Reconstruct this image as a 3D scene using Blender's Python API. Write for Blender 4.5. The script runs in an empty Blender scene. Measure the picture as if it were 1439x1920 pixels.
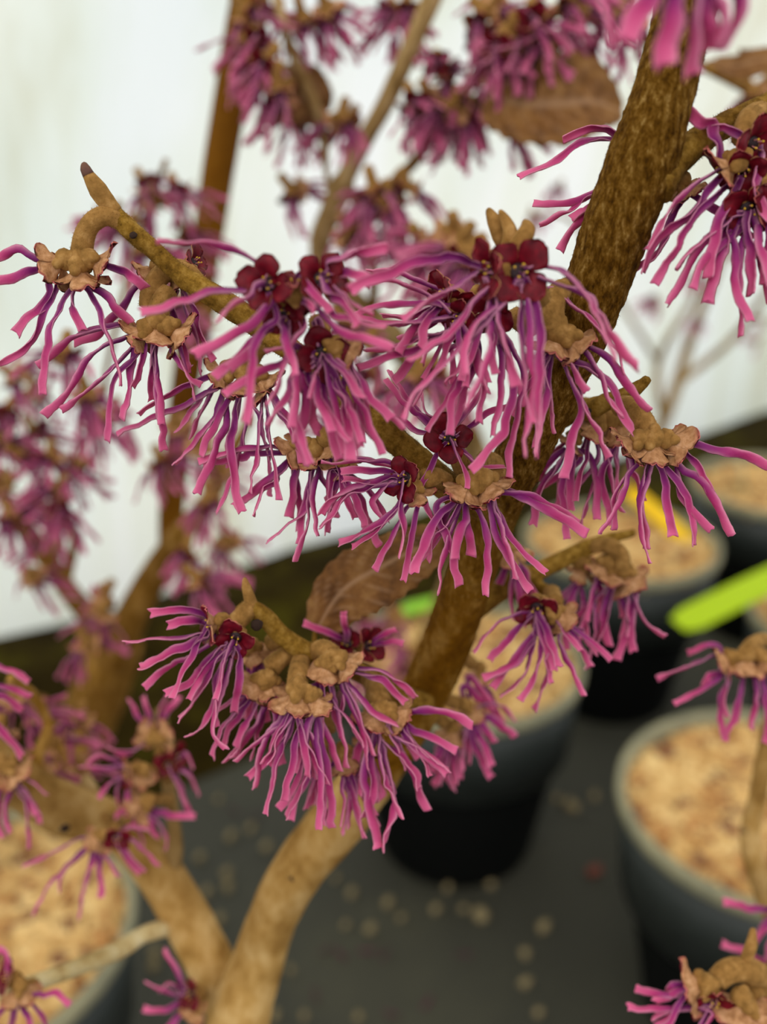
import bpy, bmesh, math, random
from mathutils import Vector, Matrix, Euler, noise

# ------------------------------------------------------------------ camera, light, exposure
scn = bpy.context.scene
COL = scn.collection
FPX = 1900.0
CAMH = 0.87
PITCH = math.radians(23)
cd = bpy.data.cameras.new('camera'); cam = bpy.data.objects.new('camera', cd); COL.objects.link(cam)
cam.location = (0, 0, CAMH); cam.rotation_euler = (math.radians(90) - PITCH, 0, 0)
cd.sensor_fit = 'VERTICAL'; cd.sensor_height = 36; cd.lens = FPX / 1920 * 36
cd.clip_start = 0.005; cd.clip_end = 60
cd.dof.use_dof = True; cd.dof.focus_distance = 0.224; cd.dof.aperture_fstop = 7.6
scn.camera = cam
CR = Euler(cam.rotation_euler).to_matrix()
CP = Vector(cam.location)
scn.view_settings.view_transform = 'Standard'; scn.view_settings.look = 'None'
scn.view_settings.exposure = 0.06; scn.view_settings.gamma = 1.0
scn.cycles.max_bounces = 8; scn.cycles.transparent_max_bounces = 8

def lin(c): return tuple(((v/255)/12.92 if v/255 <= .04045 else ((v/255+.055)/1.055)**2.4) for v in c) + (1,)

w = bpy.data.worlds.new('world'); scn.world = w; w.use_nodes = True
nt = w.node_tree; nt.nodes.clear()
wo = nt.nodes.new('ShaderNodeOutputWorld'); wb = nt.nodes.new('ShaderNodeBackground')
tc = nt.nodes.new('ShaderNodeTexCoord'); sp = nt.nodes.new('ShaderNodeSeparateXYZ'); rp = nt.nodes.new('ShaderNodeValToRGB')
nt.links.new(tc.outputs['Generated'], sp.inputs[0]); nt.links.new(sp.outputs['Z'], rp.inputs[0])
rp.color_ramp.elements[0].position = 0.0; rp.color_ramp.elements[0].color = (.94, 1.0, 1.0, 1)
rp.color_ramp.elements[1].position = 0.8; rp.color_ramp.elements[1].color = (1.0, .99, .97, 1)
nt.links.new(rp.outputs[0], wb.inputs[0]); nt.links.new(wb.outputs[0], wo.inputs[0])
wb.inputs[1].default_value = 1.2
sd = bpy.data.lights.new('sun', 'SUN'); so = bpy.data.objects.new('sun', sd); COL.objects.link(so)
sd.energy = 1.0; sd.angle = math.radians(40); sd.color = (1, .96, .88)
so.location = (-1, -1, 3); so.rotation_euler = Euler((math.radians(38), math.radians(-22), 0))

# ------------------------------------------------------------------ helpers
def V(*a): return Vector(a)
def P(x, y, d): return CP + CR @ Vector(((x-719.5)/FPX*d, -(y-960)/FPX*d, -d))
def D(x, y, z): return CR @ Vector((x, y, z))                # direction: right, up, towards the viewer
def plane_hit(x, y, z):
    r = CR @ Vector(((x-719.5)/FPX, -(y-960)/FPX, -1)); t = (z-CP.z)/r.z
    return CP + r*t
def mesh_obj(name, verts, faces, mats, parent=None, mi=None, smooth=True, attrs=None):
    me = bpy.data.meshes.new(name); me.from_pydata([tuple(v) for v in verts], [], faces)
    for m in (mats if isinstance(mats, (list, tuple)) else [mats]): me.materials.append(m)
    if mi: me.polygons.foreach_set('material_index', mi)
    if smooth: me.polygons.foreach_set('use_smooth', [True]*len(me.polygons))
    if attrs:
        for k, vals in attrs.items():
            a = me.attributes.new(k, 'FLOAT', 'POINT'); a.data.foreach_set('value', vals)
    me.update()
    o = bpy.data.objects.new(name, me); COL.objects.link(o)
    if parent: o.parent = parent
    return o
class MB:
    def __init__(s): s.v = []; s.f = []; s.m = []; s.t = []; s.u = []
    def add(s, vs, fs, m=0, t=None, u=None):
        b = len(s.v); s.v += list(vs); s.f += [tuple(i+b for i in f) for f in fs]; s.m += ([m]*len(fs) if isinstance(m, int) else m)
        s.t += t or [0.0]*len(vs); s.u += u or [0.0]*len(vs)
    def build(s, name, mats, parent=None, smooth=True):
        return mesh_obj(name, s.v, s.f, mats, parent, s.m, smooth, {'t': s.t, 'u': s.u})
def empty(name, loc, **p):
    o = bpy.data.objects.new(name, None); COL.objects.link(o); o.location = loc; o.empty_display_size = .02
    return o
def tag(o, label=None, cat=None, group=None, kind=None):
    if label: o['label'] = label
    if cat: o['category'] = cat
    if group: o['group'] = group
    if kind: o['kind'] = kind
    return o
def keep(o, parent):        # parts are modelled in world space, the thing's Empty sits at its base
    o.parent = parent; o.matrix_parent_inverse = Matrix.Translation(-parent.location); return o
def catmull(pts, step):
    """pts: list of (Vector, extra floats...)"""
    n = len(pts)
    if n == 2: pts = [pts[0], tuple(_mid(pts[0], pts[1])), pts[1]]; n = 3
    out = []
    for i in range(n-1):
        p0 = pts[max(i-1, 0)]; p1 = pts[i]; p2 = pts[i+1]; p3 = pts[min(i+2, n-1)]
        k = max(2, int((p2[0]-p1[0]).length/step))
        for j in range(k):
            t = j/k
            pos = .5*((2*p1[0]) + (p2[0]-p0[0])*t + (2*p0[0]-5*p1[0]+4*p2[0]-p3[0])*t*t + (3*p1[0]-p0[0]-3*p2[0]+p3[0])*t**3)
            out.append((pos,) + tuple(a+(b-a)*t for a, b in zip(p1[1:], p2[1:])))
    out.append(pts[-1]); return out
def _mid(a, b): return [(a[0]+b[0])/2] + [(x+y)/2 for x, y in zip(a[1:], b[1:])]
def frames(ps):
    n = len(ps); T = []
    for i in range(n): T.append((ps[min(i+1, n-1)]-ps[max(i-1, 0)]).normalized())
    up = Vector((0, 0, 1)) if abs(T[0].z) < .9 else Vector((1, 0, 0))
    N = (up - T[0]*up.dot(T[0])).normalized(); out = []
    for t in T:
        N = (N - t*N.dot(t)).normalized(); out.append((t, N, t.cross(N)))
    return out
def tube(mb, pts, step=.0012, seg=14, rough=0.0, rfreq=300, knob=0.0, cap=True, m=0, stretch=.35, hair=0, hl=.0006):
    """pts: list of (Vector, radius)"""
    c = catmull(pts, step); fr = frames([p[0] for p in c]); vs = []; fs = []; s = 0
    L = 0
    for i, (p, r) in enumerate(c):
        if i: L += (p-c[i-1][0]).length
        t, n, b = fr[i]
        kk = 1+knob*noise.noise(Vector((L*55, pts[0][0].x*90, 3)))
        for k in range(seg):
            a = 2*math.pi*k/seg; d = n*math.cos(a)+b*math.sin(a)
            q = Vector((math.cos(a)*r*rfreq, math.sin(a)*r*rfreq, L*rfreq*stretch))
            rr = r*kk + rough*(noise.noise(q)+.6*noise.noise(q*2.7+Vector((7, 1, 2))))
            vs.append(p+d*rr)
    n = len(c)
    for i in range(n-1):
        for k in range(seg):
            k2 = (k+1) % seg
            fs.append((i*seg+k, i*seg+k2, (i+1)*seg+k2, (i+1)*seg+k))
    if cap:
        vs.append(c[0][0]-fr[0][0]*c[0][1]*.5); vs.append(c[-1][0]+fr[-1][0]*c[-1][1]*.6); a = n*seg
        for k in range(seg):
            k2 = (k+1) % seg
            fs.append((a, k2, k)); fs.append((a+1, (n-1)*seg+k, (n-1)*seg+k2))
    mb.add(vs, fs, m)
    if hair:
        rh = random.Random(n*seg); hv = []; hf = []
        for _ in range(hair):
            i = rh.randrange(n); k = rh.randrange(seg); p = vs[i*seg+k]; d = (p-c[i][0]).normalized(); t = fr[i][0]
            l = hl*rh.uniform(.4, 1.2); e = p+(d+t*rh.uniform(-.8, .8)+t.cross(d)*rh.uniform(-.6, .6)).normalized()*l; s_ = t.cross(d).normalized()*.00003
            b_ = len(hv); hv += [p-s_, p+s_, p+t*.00005, e]; hf += [(b_, b_+1, b_+3), (b_+1, b_+2, b_+3), (b_+2, b_, b_+3)]
        mb.add(hv, hf, m)
def ellip(mb, c, ax, rx, rz, m=0, bump=.08, seg=14, rings=9, seed=0, side=None):
    z = ax.normalized(); x = (side or Vector((.3, .5, .8))); x = (x-z*x.dot(z)).normalized(); y = z.cross(x)
    vs = []; fs = []
    for i in range(rings+1):
        th = math.pi*i/rings
        for k in range(seg):
            a = 2*math.pi*k/seg
            d = x*math.cos(a)*math.sin(th)+y*math.sin(a)*math.sin(th); e = z*math.cos(th)
            s = 1+bump*noise.noise((d+e)*2.2+Vector((seed*3.1, seed, 0)))
            vs.append(c+(d*rx+e*rz)*s)
    for i in range(rings):
        for k in range(seg):
            k2 = (k+1) % seg; fs.append((i*seg+k, (i+1)*seg+k, (i+1)*seg+k2, i*seg+k2))
    mb.add(vs, fs, m)

# ------------------------------------------------------------------ materials
def mat(name, build):
    m = bpy.data.materials.new(name); m.use_nodes = True; n = m.node_tree; n.nodes.clear()
    out = n.nodes.new('ShaderNodeOutputMaterial'); b = n.nodes.new('ShaderNodeBsdfPrincipled')
    n.links.new(b.outputs[0], out.inputs[0]); build(n, b, out); return m
def ramp(n, src, stops):
    r = n.nodes.new('ShaderNodeValToRGB'); e = r.color_ramp.elements
    while len(e) < len(stops): e.new(.5)
    for el, (p, c) in zip(e, stops): el.position = p; el.color = lin(c)
    n.links.new(src, r.inputs[0]); return r.outputs[0]
def nz(n, scale, detail=4, rough=.55, vec=None, stretch=None):
    t = n.nodes.new('ShaderNodeTexNoise'); t.inputs['Scale'].default_value = scale; t.inputs['Detail'].default_value = detail; t.inputs['Roughness'].default_value = rough
    co = n.nodes.new('ShaderNodeTexCoord'); src = co.outputs['Object']
    if stretch:
        mp = n.nodes.new('ShaderNodeMapping'); mp.inputs['Scale'].default_value = stretch; n.links.new(src, mp.inputs[0]); src = mp.outputs[0]
    n.links.new(src, t.inputs['Vector']); return t.outputs[0]
def bump(n, b, src, dist, st=1.0):
    bp = n.nodes.new('ShaderNodeBump'); bp.inputs['Distance'].default_value = dist; bp.inputs['Strength'].default_value = st
    n.links.new(src, bp.inputs['Height']); n.links.new(bp.outputs[0], b.inputs['Normal'])
def attr(n, k):
    a = n.nodes.new('ShaderNodeAttribute'); a.attribute_name = k; return a.outputs['Fac']
def mixc(n, f, a, b, mode='MIX'):
    x = n.nodes.new('ShaderNodeMix'); x.data_type = 'RGBA'; x.blend_type = mode
    for s, v in ((0, f), (6, a), (7, b)):
        if hasattr(v, 'links'): n.links.new(v, x.inputs[s])
        elif s == 0: x.inputs[0].default_value = v
        else: x.inputs[s].default_value = lin(v)
    return x.outputs[2]
def mathn(n, op, a, b=0.0):
    x = n.nodes.new('ShaderNodeMath'); x.operation = op
    for i, v in enumerate((a, b)):
        if hasattr(v, 'links'): n.links.new(v, x.inputs[i])
        else: x.inputs[i].default_value = v
    return x.outputs[0]
def add_transl(n, b, out, col, fac):
    t = n.nodes.new('ShaderNodeBsdfTranslucent'); mx = n.nodes.new('ShaderNodeMixShader'); mx.inputs[0].default_value = fac
    n.links.new(col, t.inputs[0]); n.links.new(b.outputs[0], mx.inputs[1]); n.links.new(t.outputs[0], mx.inputs[2]); n.links.new(mx.outputs[0], out.inputs[0])

def petal_mat(c0, c1, c2, c3):
    def f(n, b, out):
        base = ramp(n, attr(n, 't'), [(0, c0), (.3, c1), (.66, c2), (1, c3)])
        edge = mixc(n, mathn(n, 'MULTIPLY', mathn(n, 'POWER', attr(n, 'u'), 4.0), .75), base, (240, 166, 190))
        col = mixc(n, mathn(n, 'MULTIPLY', nz(n, 900, 3), .5), edge, base)
        n.links.new(col, b.inputs['Base Color']); b.inputs['Roughness'].default_value = .55
        b.inputs['Specular IOR Level'].default_value = .3
        b.inputs['Sheen Weight'].default_value = .08
        bump(n, b, nz(n, 1400, 3), .00025, .5)
        add_transl(n, b, out, col, .28)
    return f
M = {}
M['petal'] = mat('petal_pink', petal_mat((100, 12, 84), (134, 24, 110), (188, 50, 114), (230, 104, 152)))
M['petal_far'] = mat('petal_mauve', petal_mat((96, 14, 66), (140, 36, 98), (184, 66, 112), (214, 102, 142)))
def f(n, b, out):
    c = ramp(n, nz(n, 420, 5), [(.3, (112, 78, 34)), (.55, (146, 105, 54)), (.75, (176, 134, 80))])
    n.links.new(c, b.inputs['Base Color']); b.inputs['Roughness'].default_value = .9; b.inputs['Sheen Weight'].default_value = .25; b.inputs['Sheen Roughness'].default_value = .5
    b.inputs['Sheen Tint'].default_value = lin((220, 180, 110)); b.inputs['Specular IOR Level'].default_value = .15
    bump(n, b, nz(n, 3500, 3), .0002, .6)
M['bract'] = mat('velvet_bract', f)
def f(n, b, out):
    c = ramp(n, nz(n, 600, 5), [(.3, (152, 104, 66)), (.5, (186, 135, 92)), (.75, (216, 168, 128))])
    c = mixc(n, mathn(n, 'POWER', attr(n, 't'), 14.0), c, (206, 112, 104))
    n.links.new(c, b.inputs['Base Color']); b.inputs['Roughness'].default_value = .85; b.inputs['Specular IOR Level'].default_value = .15
    bump(n, b, nz(n, 1500, 4), .0003, .7); add_transl(n, b, out, c, .1)
M['sepal_out'] = mat('sepal_back', f)
def f(n, b, out):
    c = ramp(n, nz(n, 500, 4), [(.3, (72, 2, 16)), (.6, (108, 5, 25)), (.8, (146, 16, 36))])
    n.links.new(c, b.inputs['Base Color']); b.inputs['Roughness'].default_value = .5; b.inputs['Specular IOR Level'].default_value = .2; add_transl(n, b, out, c, .08)
M['sepal_in'] = mat('sepal_crimson', f)
def plain(c, rough=.6, c2=None, sc=200, bmp=0, spec=.3):
    def f(n, b, out):
        if c2:
            n.links.new(ramp(n, nz(n, sc, 4), [(.35, c), (.7, c2)]), b.inputs['Base Color'])
        else: b.inputs['Base Color'].default_value = lin(c)
        b.inputs['Roughness'].default_value = rough; b.inputs['Specular IOR Level'].default_value = spec
        if bmp: bump(n, b, nz(n, sc, 4), bmp, .6)
    return f
M['cup'] = mat('cup_dark_red', plain((34, 2, 9), .5))
M['stamen'] = mat('stamen_yellow', plain((214, 170, 50), .6))
M['filament'] = mat('filament_pale', plain((198, 128, 128), .6))
def bark(c0, c1, c2, sc, st=(1, 1, 1), bd=.0006, c3=None):
    def f(n, b, out):
        a = nz(n, sc, 8, .65, stretch=st)
        stops = [(.32, c0), (.5, c1), (.68, c2)]
        if c3: stops.append((.78, c3))
        c = ramp(n, a, stops)
        big = ramp(n, nz(n, sc*.12, 3), [(.35, (190, 180, 160)), (.65, (255, 255, 255))])
        c = mixc(n, 1.0, c, big, 'MULTIPLY')
        n.links.new(c, b.inputs['Base Color']); b.inputs['Roughness'].default_value = .85; b.inputs['Specular IOR Level'].default_value = .1
        bump(n, b, nz(n, sc*1.6, 6, .7, stretch=st), bd, 1.0)
    return f
def f(n, b, out):
    a = nz(n, 760, 10, .72, stretch=(1, 1, .42))
    c1 = ramp(n, a, [(.36, (64, 36, 3)), (.48, (108, 70, 12)), (.58, (142, 102, 40)), (.70, (204, 166, 102))])
    c2 = ramp(n, nz(n, 160, 6, .6, stretch=(1, 1, .6)), [(.3, (100, 58, 0)), (.5, (130, 84, 10)), (.7, (176, 130, 62))])
    co = n.nodes.new('ShaderNodeTexCoord'); s_ = n.nodes.new('ShaderNodeSeparateXYZ'); n.links.new(co.outputs['Object'], s_.inputs[0])
    mr = n.nodes.new('ShaderNodeMapRange'); mr.inputs['From Min'].default_value = P(850, 1180, .28).z; mr.inputs['From Max'].default_value = P(950, 900, .25).z
    n.links.new(s_.outputs['Z'], mr.inputs['Value'])
    c = mixc(n, mr.outputs[0], c2, c1)
    n.links.new(c, b.inputs['Base Color']); b.inputs['Roughness'].default_value = .9; b.inputs['Specular IOR Level'].default_value = .08
    bump(n, b, nz(n, 1100, 8, .75, stretch=(1, 1, .42)), .0010, 1.0)
M['trunk'] = mat('trunk_bark', f)
M['trunk_low'] = mat('smooth_bark', bark((138, 99, 44), (178, 138, 78), (206, 170, 114), 120, (1, 1, .6), .0004))
M['twig'] = mat('twig_bark', bark((100, 70, 18), (144, 106, 38), (174, 136, 66), 500, (1, 1, 1), .0004))
M['branch_far'] = mat('far_bark', bark((122, 84, 22), (150, 108, 42), (184, 142, 80), 160, (1, 1, .5), .0005))
M['branch_pale'] = mat('pale_bark', bark((136, 106, 62), (172, 140, 92), (202, 172, 126), 160, (1, 1, .5), .0005))
M['stem_brown'] = mat('brown_stem_bark', bark((116, 72, 6), (128, 82, 12), (138, 92, 20), 100, (1, 1, .5), .0003))
M['twig_pale'] = mat('silver_twig_bark', bark((190, 158, 104), (226, 204, 152), (240, 226, 186), 160, (1, 1, .5), .0005))
M['scar'] = mat('leaf_scar', plain((44, 26, 16), .9))
M['bud_tip'] = mat('bud_tip_dark', plain((84, 52, 50), .8, (110, 76, 56), 300))
def f(n, b, out):
    a = nz(n, 130, 6, .6)
    c = ramp(n, a, [(.3, (84, 50, 20)), (.5, (126, 82, 38)), (.7, (160, 116, 66))])
    c = mixc(n, mathn(n, 'MULTIPLY', attr(n, 'u'), .65), c, (176, 136, 102))
    n.links.new(c, b.inputs['Base Color']); b.inputs['Roughness'].default_value = .75; b.inputs['Specular IOR Level'].default_value = .25
    bump(n, b, nz(n, 380, 5), .0006, .7); add_transl(n, b, out, c, .2)
M['leaf'] = mat('dead_leaf', f)
M['pot_up'] = mat('pot_plastic', plain((42, 46, 43), .5, (34, 38, 35), 30, 0, .4))
M['pot_rim'] = mat('pot_rim_scuffed', plain((126, 122, 98), .6, (152, 144, 112), 40))
M['pot_low'] = mat('pot_plastic_shaded', plain((7, 8, 7), .7, None, 1, 0, .12))  # collar plastic darkened to near black: shade below the collar put into the colour
M['mulch'] = [mat('mulch_a', plain((214, 176, 114), .9, (190, 144, 84), 60)), mat('mulch_b', plain((170, 116, 62), .9, (206, 158, 100), 60)),
              mat('mulch_c', plain((232, 200, 140), .9, (214, 174, 110), 60)), mat('mulch_d', plain((126, 84, 58), .9))]
M['tag_y'] = mat('tag_yellow', plain((240, 190, 8), .45)); M['tag_g'] = mat('tag_lime', plain((164, 190, 0), .45))
M['tag_g2'] = mat('tag_green', plain((140, 200, 10), .45)); M['tag_t'] = mat('tag_teal', plain((96, 142, 146), .5))
M['crumb'] = mat('crumb', plain((150, 134, 98), .9, (120, 104, 74), 200)); M['crumb_r'] = mat('crumb_red', plain((120, 66, 54), .9)); M['fallen'] = mat('fallen_petal', plain((92, 42, 62), .8))
def f(n, b, out):
    c = ramp(n, nz(n, 2.2, 5, .6), [(.3, (46, 44, 34)), (.5, (54, 52, 40)), (.72, (74, 71, 52))])
    n.links.new(c, b.inputs['Base Color']); b.inputs['Roughness'].default_value = .7
    wv = n.nodes.new('ShaderNodeTexWave'); wv.inputs['Scale'].default_value = 160
    co = n.nodes.new('ShaderNodeTexCoord'); n.links.new(co.outputs['Object'], wv.inputs['Vector']); bump(n, b, wv.outputs[0], .0008, .5)
M['floor'] = mat('weed_fabric', f)
def f(n, b, out):
    c = ramp(n, nz(n, 9, 6, .7), [(.3, (26, 17, 2)), (.5, (44, 34, 6)), (.7, (74, 68, 12))])
    n.links.new(c, b.inputs['Base Color']); b.inputs['Roughness'].default_value = .95; b.inputs['Specular IOR Level'].default_value = .05; bump(n, b, nz(n, 60, 6), .01, .8)
M['bounce'] = mat('bounce_ground', plain((205, 203, 196), .9, (222, 220, 214), 30))
M['moss'] = mat('mossy_soil', f)
def f(n, b, out):
    c = ramp(n, nz(n, 1.0, 4, .6, stretch=(5, 5, .12)), [(.36, (255, 255, 255)), (.52, (246, 248, 238)), (.66, (226, 222, 198))])
    c2 = ramp(n, nz(n, 1.4, 3, .5), [(.4, (255, 255, 255)), (.7, (238, 244, 246))])
    c = mixc(n, 1.0, c, c2, 'MULTIPLY')
    n.links.new(c, b.inputs['Base Color']); b.inputs['Roughness'].default_value = .4; add_transl(n, b, out, c, .66)
M['film'] = mat('polytunnel_film', f)

# ------------------------------------------------------------------ setting
mb = MB()
wa = plane_hit(-400, 1316+82, 0); wbp = plane_hit(1900, 640+26, 0); wd = (wbp-wa).normalized(); wn = Vector((-wd.y, wd.x, 0))
wa2 = wa-wd*2; wb2 = wbp+wd*4; gs = wn*.02
mb.add([wa2+gs, wa2-wn*7, wb2-wn*7, wb2+gs], [(0, 1, 2, 3)])
fl = mb.build('floor', M['floor'], smooth=False); tag(fl, 'dark grey woven ground fabric under the pots', kind='structure')
wa = plane_hit(-400, 1316+82, 0); wbp = plane_hit(1900, 640+26, 0)
wd = (wbp-wa).normalized(); wn = Vector((-wd.y, wd.x, 0)); wa2 = wa-wd*2; wb2 = wbp+wd*4
mb = MB(); mb.add([wa2+gs+V(0,0,-.02), wb2+gs+V(0,0,-.02), wb2+wn*10+V(0,0,-.02), wa2+wn*10+V(0,0,-.02)], [(0, 1, 2, 3)])  # unseen pale ground, added to throw light up onto the film
tag(mb.build('trim_2', M['bounce'], smooth=False), 'pale gravel ground added unseen outside the film wall to brighten it', kind='structure')
nu, prof = 60, []
for k in range(25):
    a = k/24*math.radians(62); prof.append((3.2*(1-math.cos(a)), 3.2*math.sin(a)))
vs = []; fs = []
for i in range(nu+1):
    q = wa2.lerp(wb2, i/nu); wob = .012*math.sin(i*1.7)
    for k, (h, z) in enumerate(prof): vs.append(q - wn*(h+wob*(k/24)) + Vector((0, 0, z)))
nk = len(prof)
for i in range(nu):
    for k in range(nk-1): fs.append((i*nk+k, (i+1)*nk+k, (i+1)*nk+k+1, i*nk+k+1))
fw = mesh_obj('wall_back', vs, fs, M['film']); tag(fw, 'white translucent plastic film wall of the growing tunnel', kind='structure')
# mossy strip of soil at the foot of the film
vs = []; fs = []; n1, n2 = 120, 14
for i in range(n1+1):
    q = wa2.lerp(wb2, i/n1)
    for k in range(n2+1):
        t = k/n2; x = -.42+.62*t
        z = .075*math.sin(math.pi*min(1, t*1.05))**.7 + .02*noise.noise(Vector((i*.35, t*5, 0)))
        vs.append(q + wn*x + Vector((0, 0, max(z, 0)+.002 if 0 < k < n2 else .001)))
for i in range(n1):
    for k in range(n2): fs.append((i*(n2+1)+k, (i+1)*(n2+1)+k, (i+1)*(n2+1)+k+1, i*(n2+1)+k+1))
ms = mesh_obj('trim_1', vs, fs, M['moss']); tag(ms, 'dark mossy soil bank along the foot of the film wall', kind='structure')

# ------------------------------------------------------------------ pots and mulch
RIMZ = .26
def pot(c, R, label, mlabel, seed, nchip=1400):
    rnd = random.Random(seed)
    o = empty('plant_pot', (c.x, c.y, 0)); tag(o, label, 'plant pot')
    def rev(pf, name, m, seg=64):
        vs = []; fs = []
        for (r, z) in pf:
            for k in range(seg):
                a = 2*math.pi*k/seg; vs.append((r*math.cos(a), r*math.sin(a), z))
        for i in range(len(pf)-1):
            for k in range(seg):
                k2 = (k+1) % seg; fs.append((i*seg+k, i*seg+k2, (i+1)*seg+k2, (i+1)*seg+k))
        return mesh_obj(name, vs, fs, m, o)
    rev([(R*.64, .002), (R*.66, .0), (R*.68, .01), (R*.87, .155), (R*.865, .157), (R*.64, .012), (.0001, .012), (.0001, .001), (R*.64, .001)], 'body', M['pot_low'])
    rev([(R*.865, .150), (R*.93, .150), (R*.985, RIMZ-.012), (R*.965, RIMZ-.012), (R*.915, .158), (R*.865, .158)], 'collar', M['pot_up'])
    rev([(R*.95, RIMZ-.018), (R*1.0, RIMZ-.016), (R*1.015, RIMZ-.010), (R*1.012, RIMZ), (R*.965, RIMZ), (R*.955, RIMZ-.006), (R*.95, RIMZ-.018)], 'rim', M['pot_rim'])
    b = MB(); sz = RIMZ-.022
    seg = 40; vs = [(c.x, c.y, sz)]; fs = []
    for j in range(1, 9):
        for k in range(seg):
            a = 2*math.pi*k/seg; r = R*.955*j/8; vs.append((c.x+r*math.cos(a), c.y+r*math.sin(a), sz+.004*noise.noise(Vector((r*40*math.cos(a), r*40*math.sin(a), seed)))))
    for k in range(seg):
        fs.append((0, 1+k, 1+(k+1) % seg))
        for j in range(7): fs.append((1+j*seg+k, 1+(j+1)*seg+k, 1+(j+1)*seg+(k+1) % seg, 1+j*seg+(k+1) % seg))
    b.add(vs, fs, 1)
    for i in range(nchip):
        a = rnd.random()*6.283; r = R*.93*math.sqrt(rnd.random()); q = Vector((c.x+r*math.cos(a), c.y+r*math.sin(a), sz+rnd.uniform(.001, .008)))
        s = Vector((rnd.uniform(.004, .013), rnd.uniform(.003, .008), rnd.uniform(.001, .003)))
        rot = Euler((rnd.uniform(-.6, .6), rnd.uniform(-.6, .6), rnd.random()*6.28)).to_matrix()
        vs = [q+rot @ Vector((x*s.x*rnd.uniform(.7, 1), y*s.y*rnd.uniform(.7, 1), z*s.z)) for x in (-1, 1) for y in (-1, 1) for z in (-1, 1)]
        b.add(vs, [(0, 1, 3, 2), (4, 6, 7, 5), (0, 4, 5, 1), (2, 3, 7, 6), (0, 2, 6, 4), (1, 5, 7, 3)], rnd.choice([0, 0, 2, 2, 2] if noise.noise(q*55) > -.05 else [1, 1, 3, 0]))
    mo = b.build('bark_mulch', M['mulch'], smooth=False); tag(mo, mlabel, 'mulch', kind='stuff')
    return o
pc_left = plane_hit(-92, 1735, RIMZ); pc_mid = plane_hit(865, 1228, RIMZ); pc_right = plane_hit(1462, 1500, RIMZ)
pc_back = plane_hit(1165, 1008, RIMZ); pc_far = plane_hit(1462, 905, RIMZ); pc_side = plane_hit(1625, 1150, RIMZ)
pot(pc_left, .14, 'black plastic pot of mulch cut off at the lower left corner', 'pale bark mulch filling the pot at the lower left corner', 1, 2600)
pot(pc_mid, .14, 'black plastic pot standing behind the main trunk at mid height', 'bark mulch in the pot right behind the main trunk', 2)
pot(pc_right, .145, 'large black pot with grey rim at the right edge below the lime tag', 'golden bark mulch in the large pot at the right edge', 3, 2600)
pot(pc_back, .14, 'dark grey pot holding the yellow tag', 'brown bark mulch around the yellow tag', 4)
pot(pc_far, .14, 'black pot farthest back at the right edge, holding the teal tag', 'brown bark mulch around the small teal tag', 5)
pot(pc_side, .14, 'black pot mostly outside the right edge, with the lime tag over its rim', 'bark mulch in the pot under the lime tag', 6, 700)

def strap(name, a, b, wid, nrm, m, label, cat, notch=True):
    ax = (b-a); L = ax.length; ax.normalize(); s = ax.cross(nrm).normalized(); n = s.cross(ax).normalized(); th = .0007
    N = 14; vs = []; fs = []
    for i in range(N+1):
        t = i/N; wv = wid/2*(1 if t > .16 else .35+.65*t/.16)
        if t > .93: wv *= math.sqrt(max(.05, 1-((t-.93)/.07)**2*.6))
        q = a+ax*L*t+n*(.012*L*math.sin(t*math.pi))
        vs += [q-s*wv+n*th, q+s*wv+n*th, q+s*wv-n*th, q-s*wv-n*th]
    for i in range(N):
        for k in range(4): fs.append((i*4+k, i*4+(k+1) % 4, i*4+4+(k+1) % 4, i*4+4+k))
    fs += [(3, 2, 1, 0), (N*4, N*4+1, N*4+2, N*4+3)]
    o = mesh_obj(name, vs, fs, m, smooth=False); return tag(o, label, cat)
SZ = RIMZ-.02
q = plane_hit(1312, 1030, SZ)
strap('plant_tag', q-Vector((0, 0, .004)), P(1180, 918, 1.56), .030, D(.2, .6, 1), M['tag_y'], 'yellow plant tag stuck in the mulch of the dark grey pot', 'plant tag')
strap('plant_tag', P(1590, 1022, 1.22), P(1272, 1172, 1.12), .037, D(.1, 1, .6), M['tag_g'], 'long lime green plant tag hanging over a pot rim', 'plant tag')
q = plane_hit(700, 1152, SZ)
strap('plant_tag', q-Vector((0, 0, .006)), P(870, 1118, 1.22), .026, D(0, .8, .6), M['tag_g2'], 'bright green plant tag seen between brown leaf and trunk', 'plant tag')
q = plane_hit(1400, 915, SZ)
strap('plant_tag', q-Vector((0, 0, .012)), P(1388, 868, 1.63), .032, D(0, .6, 1), M['tag_t'], 'small teal plant tag in the pot farthest back', 'plant tag')

# ------------------------------------------------------------------ crumbs on the floor
rnd = random.Random(77)
crumbs = [(425,1640),(428,1665),(375,1610),(388,1675),(395,1730),(433,1570),(410,1500),(500,1590),(630,1648),(660,1675),(648,1735),(728,1695),(752,1722),(695,1745),(818,1706),(870,1705),(898,1715),(905,1722),(840,1665),(920,1660),(1115,1495),(1068,1510),(1078,1518),(1045,1500),(1020,1420),(1020,1740),(985,1790),(985,1845),(570,1905),(672,1908),(290,1790),(288,1815),(200,1880),(515,1905),(412,1725),(1010,1900),(790,1490),(470,1555),(545,1820)]
for i, (x, y) in enumerate(crumbs):
    q = plane_hit(x, y, .002); s = rnd.uniform(.0035, .006); b = MB()
    ellip(b, Vector((0, 0, 0)), Vector((rnd.random(), rnd.random(), .6)), s, s*1.3, 0, .5, 8, 6, i)
    o = b.build('bark_crumb', M['crumb']); o.location = (q.x, q.y, s*.8)
    tag(o, 'small pale crumb of bark lying on the dark floor fabric', 'bark crumb', 'bark crumbs scattered on the floor')
q = plane_hit(1115, 1638, .002); b = MB(); ellip(b, Vector((0, 0, 0)), Vector((1, .4, .1)), .007, .010, 0, .5, 10, 7, 3)
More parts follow.
